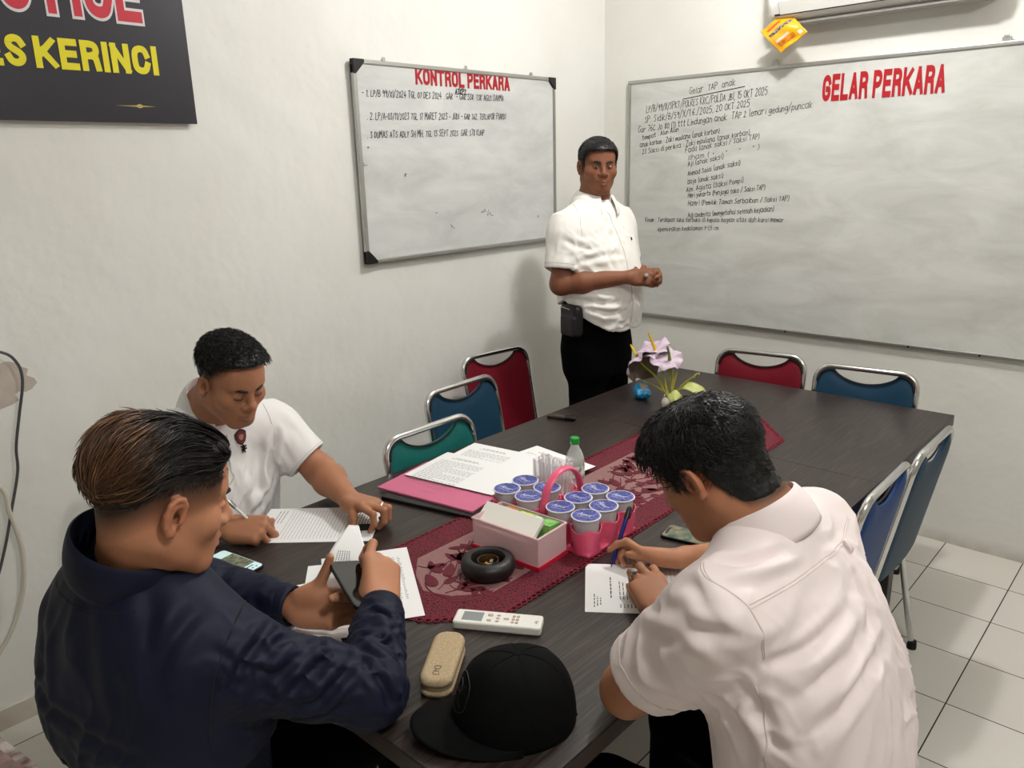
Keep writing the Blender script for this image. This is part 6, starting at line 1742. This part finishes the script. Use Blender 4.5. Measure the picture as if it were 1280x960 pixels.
mb = MB(); handwrite(mb, 'Sanqua' if False else 'Amor', frame((1,0,0),(0,1,0),(0,0,1),(-.021,-.006,.0926)), .014, .042, .0026, jit=.15, slant=.2, seed=2, depth=.0003)
mb.tube([V((-.02,-.012,.0928)), V((0,-.0155,.0928)), V((.02,-.012,.0928))], .0007, 4); mb.build('lid_lettering', M_lidtxt, cup0, smooth=False, fix=False)
col_w = {1.303: 'leftmost column', 1.382: 'second column from the left', 1.489: 'second column from the right', 1.571: 'rightmost column'}
row_w = {-2.243: 'nearest row', -2.168: 'middle row', -2.093: 'farthest row'}
first = True
for x, y in cells:
    if y == -2.093 and x < 1.4: continue            # the straw holder stands in these two
    c = cup0 if first else copy_tree(cup0); first = False
    c.location = (x, y, TT + .003 + .0065); c.rotation_euler = (0, 0, rnd.uniform(-.5, .9))
    c['label'] = 'sealed water cup, %s, %s of the carrier' % (row_w[y], col_w[x])

# --- straws in a clear holder
sh_ = empty('straw_holder', (1.342,-2.093,TT + .010), label='clear plastic holder full of straws in the pink carrier', cat='straw holder')
mb = MB(); mb.prism(rrect(.112,.056,.008), 0, .002); P_ = rrect(.112,.056,.008); Pi = rrect(.109,.053,.007)
n = len(P_); mb.add([V((a,b,0)) for a,b in P_] + [V((a,b,.135)) for a,b in P_] + [V((a,b,.135)) for a,b in Pi] + [V((a,b,.002)) for a,b in Pi],
       [(k,(k+1)%n,n+(k+1)%n,n+k) for k in range(n)] + [(n+k,n+(k+1)%n,2*n+(k+1)%n,2*n+k) for k in range(n)] + [(2*n+k,2*n+(k+1)%n,3*n+(k+1)%n,3*n+k) for k in range(n)])
mb.build('box', mat('hazy_plastic', '#ffffff', .12, alpha=.22), sh_, smooth=False)
s0 = MB(); s0.tube([V((0,0,0)), V((0,0,.150))], .0026, 8); straw = s0.build('drinking_straw', mat('pale_straw', '#fdf6f5', .35, spec=.5))
tag(straw, 'pale drinking straw standing in the clear holder', 'straw', 'straws in the clear holder')
R = random.Random(4); ii = 0
for i in range(9):
    for j in range(3):
        s = straw if ii == 0 else straw.copy()
        if ii: COL.objects.link(s)
        ii += 1
        s.location = (1.342 - .044 + .011*i + R.uniform(-.002,.002), -2.093 - .017 + .017*j + R.uniform(-.003,.003), TT + .0125)
        s.rotation_euler = (R.uniform(-.07,.07)*(1 if j == 1 else .5), max(-.06, min(.06, (i-4)*.012 + R.uniform(-.03,.03))), 0); s.scale = (1, 1, R.uniform(.88, 1.0))

# --- bottle
bt = empty('water_bottle', (1.312,-1.955,TT + .0028), label='small clear water bottle with a green cap behind the straws', cat='bottle')
mb = MB(); mb.lathe([(0,.002),(.022,0),(.0275,.004),(.0285,.02),(.0275,.045),(.0285,.07),(.0285,.095),(.0265,.108),(.0205,.124),(.0125,.140),(.0118,.150),(.0108,.150),(.0116,.139),(.0196,.123),(.0256,.107),(.0275,.095),(.0275,.07),(.0265,.045),(.0275,.02),(.0265,.006),(0,.004)], n=36)
mb.build('bottle_body', mat('pet_plastic', '#eef5f1', .05, spec=.7, alpha=.3), bt)
mb = MB(); mb.lathe([(.0292,.045),(.0296,.047),(.0296,.082),(.0292,.084)], n=36); mb.build('label_band', mat('green_label', '#1f7a44', .4, var=(40, .12, '#e8efe8')), bt)
mb = MB(); mb.lathe([(0,.1475),(.0132,.1475),(.0140,.150),(.0140,.163),(.0128,.166),(0,.166)], n=24); mb.build('screw_cap', mat('green_cap', '#17983c', .35), bt)

# --- open box of tea in a pink-white tub
bx = empty('plastic_tub', (1.4385,-2.347,TT + .0028), math.radians(3), 'translucent white tub with a red base beside the ashtray', 'tub')
M_tub = mat('milky_pink_plastic', '#f3d3d6', .35, spec=.4, trans=.3, ior=1.1)
W_, D_, H_, t_ = .208, .114, .083, .0025
mb = MB()
for c, s in (((0,-D_/2,H_/2+.003),(W_,t_,H_)),((0,D_/2,H_/2+.003),(W_,t_,H_)),((-W_/2,0,H_/2+.003),(t_,D_,H_)),((W_/2,0,H_/2+.003),(t_,D_,H_)),((0,0,.004),(W_,D_,t_))): mb.box(c, s)
mb.build('walls', M_tub, bx, smooth=False)
mb = MB()
for c, s in (((0,-D_/2-.001,H_),(W_+.006,.004,.004)),((0,D_/2+.001,H_),(W_+.006,.004,.004)),((-W_/2-.001,0,H_),(.004,D_,.004)),((W_/2+.001,0,H_),(.004,D_,.004))): mb.box(c, s)
mb.build('rim', mat('tub_rim', '#f3d3d4', .35), bx, smooth=False)
mb = MB(); mb.prism(rrect(W_+.008, D_+.008, .004), 0, .0028); mb.box((0,-D_/2-.0025,.006),(W_+.008,.003,.010)); mb.box((W_/2+.0025,0,.006),(.003,D_+.008,.010)); mb.build('base', mat('red_plastic', '#cf2440', .4), bx, smooth=False)
def carton(label, c, s, rot, mats, name='carton'):
    r = empty(name, c, label=label, cat='carton'); Rm = rot.to_matrix() if hasattr(rot, 'to_matrix') else rot
    r.rotation_euler = Rm.to_euler()
    mb = MB(); mb.box((0,0,0), s); mb.build('box', mats[0], r, smooth=False, bevel=.001)
    x, y, z = s
    if len(mats) > 1:
        for (u0,u1,v0,v1,m) in mats[1]:
            mb = MB(); mb.prism([(u0*x-x/2,v0*y-y/2),(u1*x-x/2,v0*y-y/2),(u1*x-x/2,v1*y-y/2),(u0*x-x/2,v1*y-y/2)], z/2, z/2+.0006); mb.build('printed_panel', m, r, smooth=False)
    return r
M_tea = mat('tea_green', '#2f8b46', .45, var=(35, .25, '#8fc46a')); M_teay = mat('tea_yellow', '#e4d04a', .45); M_teao = mat('tea_orange', '#d9642c', .45); M_cream2 = mat('cream_card', '#efeee6', .7)
carton('white folded packet leaning in the tub', (1.418,-2.362,TT + .0790), (.185,.012,.072), Matrix.Rotation(math.radians(3),3,'Z') @ Matrix.Rotation(math.radians(-52),3,'X'), [M_cream2], 'packet')
carton('green and yellow tea carton lying in the tub', (1.444,-2.318,TT + .066), (.165,.044,.046), Matrix.Rotation(math.radians(3),3,'Z') @ Matrix.Rotation(math.radians(-6),3,'X'),
       [M_tea, [(.03,.25,.1,.9,M_teao),(.30,.55,.15,.85,M_teay),(.60,.72,.2,.8,mat('tea_white','#e9efdf',.5))]], 'tea_carton')

# --- flowers
fl = empty('flower_vase', (1.105,-1.065,TT), label='vase of artificial lilac flowers with green stems at the far end of the table', cat='flowers')
mb = MB(); mb.lathe([(0,0),(.030,0),(.036,.004),(.040,.018),(.036,.036),(.028,.046),(.029,.052),(.025,.050),(.025,.046),(.033,.036),(.037,.018),(0,.006)], n=32); mb.build('vase', mat('glazed_vase', '#cfc6b8', .25), fl)
M_stem = mat('olive_stem', '#8f8a2c', .55); M_lil = mat('lilac_petal', '#b596b4', .6, var=(28, .5, '#e0d4de')); M_und = mat('petal_underside', '#6c6142', .65, var=(30, .5, '#7d6a63')); M_yel = mat('yellow_spadix', '#d8b416', .5); M_olv = mat('green_spadix', '#7f8a2a', .5); M_lf = mat('pale_leaf', '#a7b15c', .55, var=(40, .5, '#c2c480'))
def flower(c, nrm, R, spad, face=True, droop=.3):
    c, nrm = V(c) - fl.location, V(nrm).normalized(); u = nrm.cross(V((.2,.1,1))).normalized(); w = nrm.cross(u)
    def fn(a_, v, s=0.0):
        a = 2*PI*a_; heart = .86 + .20*math.cos(a) + .05*math.cos(2*a); r = R*v*heart
        z = .34*R*v**2 - droop*R*v**4 + .12*R*v**3*math.sin(6*a + 1) + .05*R*v**2*math.sin(11*a) + s
        return c + u*r*math.cos(a) + w*r*math.sin(a) + nrm*z
    mb = MB(); mb.grid(44, 10, lambda a, v: fn(a, v)); mb.build('petal', M_lil, fl, fix=False)
    mb = MB(); mb.grid(44, 10, lambda a, v: fn(a, v, -.0022)); mb.build('petal_underside', M_und, fl, fix=False)
    L = R * 1.0; p = [c + nrm*.002, c + nrm*L*.5 + u*.004, c + nrm*L*.95 + u*.012]
    MB().tube(smoothline(p, 5), [.0075 - .0042*i/10 for i in range(11)], 8).build('spadix', spad, fl)
    b = V((1.105 + rnd.uniform(-.012,.012), -1.065 + rnd.uniform(-.012,.012), TT + .04)) - fl.location
    MB().tube(smoothline([b, b.lerp(c, .5) + V((.008,0,.012)), c - nrm*.02, c], 6), .0042, 6).build('stem', M_stem, fl)
flower((.985,-1.0,.955), (-.15,-.35,.9), .084, M_yel)
flower((1.062,-1.015,.930), (.25,-.45,.85), .074, M_olv)
flower((.935,-1.03,.905), (-.75,.25,.55), .105, M_yel, droop=.55)
for (x, y, z, tx, ty) in ((1.18,-1.02,.885,.09,0),(1.00,-1.03,.86,-.06,-.02),(1.05,-1.0,.90,-.02,.02),(1.10,-1.02,.89,.02,0),(.97,-1.06,.835,-.1,-.05),(1.085,-1.03,.87,.0,-.02)):
    MB().tube(smoothline([V((1.105,-1.065,TT+.04)) - fl.location, V(((1.105+x)/2,(-1.065+y)/2,(TT+.04+z)/2+.01)) - fl.location, V((x,y,z)) - fl.location], 6), .0036, 6).build('stem', M_stem, fl)
def bleaf(c, d, L, W, curl):
    c, d = V(c) - fl.location, V(d).normalized(); s = d.cross(V((0,0,1))).normalized(); up = s.cross(d)
    mb = MB(); mb.grid(10, 16, lambda u, v: c + d*L*v + s*W*(u-.5)*math.sin(PI*min(1, v*.96+.04))**.7 + up*(curl*math.sin(PI*v) + .010*math.cos((u-.5)*6) - .3*L*v*v)); mb.build('leaf', M_lf, fl, solid=.001, fix=False)
bleaf((1.12,-1.02,.825), (.95,-.1,.15), .125, .085, .022); bleaf((1.10,-1.03,.80), (.5,-.8,.1), .09, .06, .015)
MB().tube(smoothline([V((1.175,-1.02,.875)) - fl.location, V((1.185,-1.02,.892)) - fl.location, V((1.198,-1.02,.896)) - fl.location], 4), [.0035]*8 + [.006], 8).build('bud', M_lf, fl)

# --- blue packet
bp = empty('blue_packet', (.935,-1.02,TT), math.radians(-48), 'crinkled bright blue packet beside the flowers at the far end of the table', 'packet')
M_bluef = mat('blue_foil', '#1f95d0', .3, spec=.6, coat=.3)
def pil(s):
    def fn(u, v):
        e = (1 - abs(2*u-1)**3) * (1 - abs(2*v-1)**4); w = .004*math.sin(u*34 + 3*v)*e
        x = (u-.5)*.105; y = (v-.5)*.062 + .004*math.sin(u*9)
        return V((x, y, .028 + s*(.026*e**.6 + w) + .003*math.sin(v*20)*(1-e)*s))
    return fn
mb = MB(); mb.grid(36, 22, pil(1)); mb.grid(36, 22, pil(-1), flip=True); mb.build('wrapper', M_bluef, bp, weld=True)
mb = MB(); mb.grid(8, 6, lambda u, v: pil(1)(.55+.28*u, .42+.3*v) + V((0,0,.0008))); mb.build('orange_mark', mat('orange_print', '#e39a5a', .4), bp, fix=False)
for x0, x1 in ((.08,.16),(.86,.92)):
    mb = MB(); mb.grid(4, 12, lambda u, v: pil(1)(x0+(x1-x0)*u, .08+.84*v) + V((0,0,.0006))); mb.build('pale_stripe', mat('pale_blue_print', '#86cdea', .4), bp, fix=False)

# --- low seat with a magazine, bottom left
st = stool(.735, -3.515, 0, 'teal topped low stool at the near left, under a magazine')
for ch in [x for x in bpy.data.objects if x.parent == st]:
    if ch.name.startswith('seat'): ch.data = ch.data.copy(); ch.data.materials[0] = M_vgreen
mg = empty('magazine', (.85,-3.45,.4305), math.radians(9), 'folded magazine lying on the low stool at the near left', 'magazine')
MB().prism([(-.13,-.09),(.10,-.09),(.10,.105),(-.13,.105)], 0, .009).build('pages', M_paper, mg, smooth=False)
MB().prism([(-.131,-.091),(.101,-.091),(.101,.106),(-.131,.106)], .009, .0096).build('cover', mat('magazine_cover', '#d8cfcb', .35, var=(14, .2, '#6b4a48')), mg, smooth=False)
MB().prism([(-.10,.02),(.08,.02),(.08,.085),(-.10,.085)], .0096, .0099).build('cover_picture', mat('cover_photo', '#7c6a66', .35, var=(30, .4, '#b4908c')), mg, smooth=False)
# ================================================================ small pieces belong to the part they sit on
NEST = {'piping': 'backrest', 'foot_cap': ('leg', 'back_frame'), 'panel_seam': 'crown', 'top_button': 'crown', 'embroidered_logo': 'crown', 'printed_text': ('sheet', 'case'), 'lid_lettering': 'lid',
        'shoulder_seam': ('jacket',), 'hem_seam': ('jacket',), 'yoke_seam': ('jacket', 'shirt'), 'sleeve_seam': ('shirt', 'polo_shirt'), 'side_seam': 'shirt', 'locker_loop': 'shirt', 'sleeve_hem': ('shirt', 'polo_shirt'),
        'placket': 'polo_shirt', 'front_placket': 'shirt', 'badge': 'polo_shirt', 'lion_motif': 'polo_shirt', 'chest_pin': 'shirt', 'collar': ('jacket', 'shirt', 'polo_shirt'), 'cuff': 'jacket', 'ring_stone': 'finger_ring',
        'heart_mark': 'tray', 'screen_picture': 'screen', 'iris': 'eye', 'petal_underside': 'petal', 'hanging_hook': 'frame', 'frame_screw': 'frame', 'corner_cap': 'frame', 'clip': 'cap', 'letter_outline': 'printed_sheet',
        'printed_glint': 'printed_sheet', 'yellow_lettering': 'printed_sheet', 'red_lettering': 'printed_sheet', 'heading_lettering': 'writing_surface', 'handwritten_line': 'writing_surface', 'smudge': 'writing_surface', 'underline': 'writing_surface',
        'printed_panel': 'box', 'spectacles_logo': 'lid', 'looped_edge': 'lace_border', 'leaf_pattern': 'tulle_panel', 'red_stripe': 'foil_bag', 'lettering_band': 'foil_bag', 'white_band': 'foil_bag', 'picture': 'foil_bag', 'badge_': 'foil_bag',
        'orange_mark': 'wrapper', 'pale_stripe': 'wrapper', 'cover_picture': 'cover', 'outlet_slot_shade': 'housing', 'display': 'case', 'button': 'case', 'zip': 'bag'}
def base_name(o): return o.name.split('.')[0]
def centre(o):
    b = [V(c) for c in o.bound_box]; return sum(b, V()) / 8
kids = {}
for o in bpy.data.objects:
    if o.parent is not None: kids.setdefault(o.parent.name, []).append(o)
for rn_, ch in kids.items():
    for o in ch:
        want = NEST.get(base_name(o))
        if not want or o.type != 'MESH': continue
        want = (want,) if isinstance(want, str) else want
        c = [p for p in ch if base_name(p) in want and p is not o]
        if not c: continue
        if len(c) > 1 and base_name(o) == 'foot_cap':
            q = centre(o); legs = [p for p in c if base_name(p) == 'leg']
            c = sorted(legs, key=lambda p: (centre(p) - q).length) if q.y > 0 else [p for p in c if base_name(p) == 'back_frame']
        elif len(c) > 1:
            q = centre(o); c.sort(key=lambda p: (centre(p) - q).length)
        o.parent = c[0]
# ================================================================ light and camera
def lamp(name, loc, power, rad, col=(1, .993, .982)):
    l = bpy.data.lights.new(name, 'POINT'); l.energy = power; l.shadow_soft_size = rad; l.color = col
    o = bpy.data.objects.new(name, l); COL.objects.link(o); o.location = loc; return o
lamp('ceiling_lamp', (1.51, -1.12, 2.92), 66, .05)
lamp('ceiling_lamp', (3.1, -2.95, 2.92), 58, .05)
w = bpy.data.worlds.new('World'); S.world = w; w.use_nodes = True
w.node_tree.nodes['Background'].inputs[0].default_value = (.9, .95, 1, 1); w.node_tree.nodes['Background'].inputs[1].default_value = .3

cd = bpy.data.cameras.new('camera'); cam = bpy.data.objects.new('camera', cd); COL.objects.link(cam)
cd.sensor_width = 36; cd.lens = 976.0862 * 36 / 1280; cd.clip_start = .05
yaw, pitch, roll = -.74457136, -.27326896, -.02531364
f = V((math.sin(yaw)*math.cos(pitch), math.cos(yaw)*math.cos(pitch), math.sin(pitch)))
r0 = V((math.cos(yaw), -math.sin(yaw), 0)); u0 = r0.cross(f)
c_, s_ = math.cos(roll), math.sin(roll); rr = r0*c_ + u0*s_; uu = u0*c_ - r0*s_
cam.matrix_world = frame(rr, uu, -f, (2.65102764, -3.67507243, 1.6963297))
S.camera = cam
S.view_settings.view_transform = 'Standard'; S.view_settings.look = 'None'; S.view_settings.gamma = 1; S.view_settings.use_curve_mapping = False
S.view_settings.exposure = 0.0
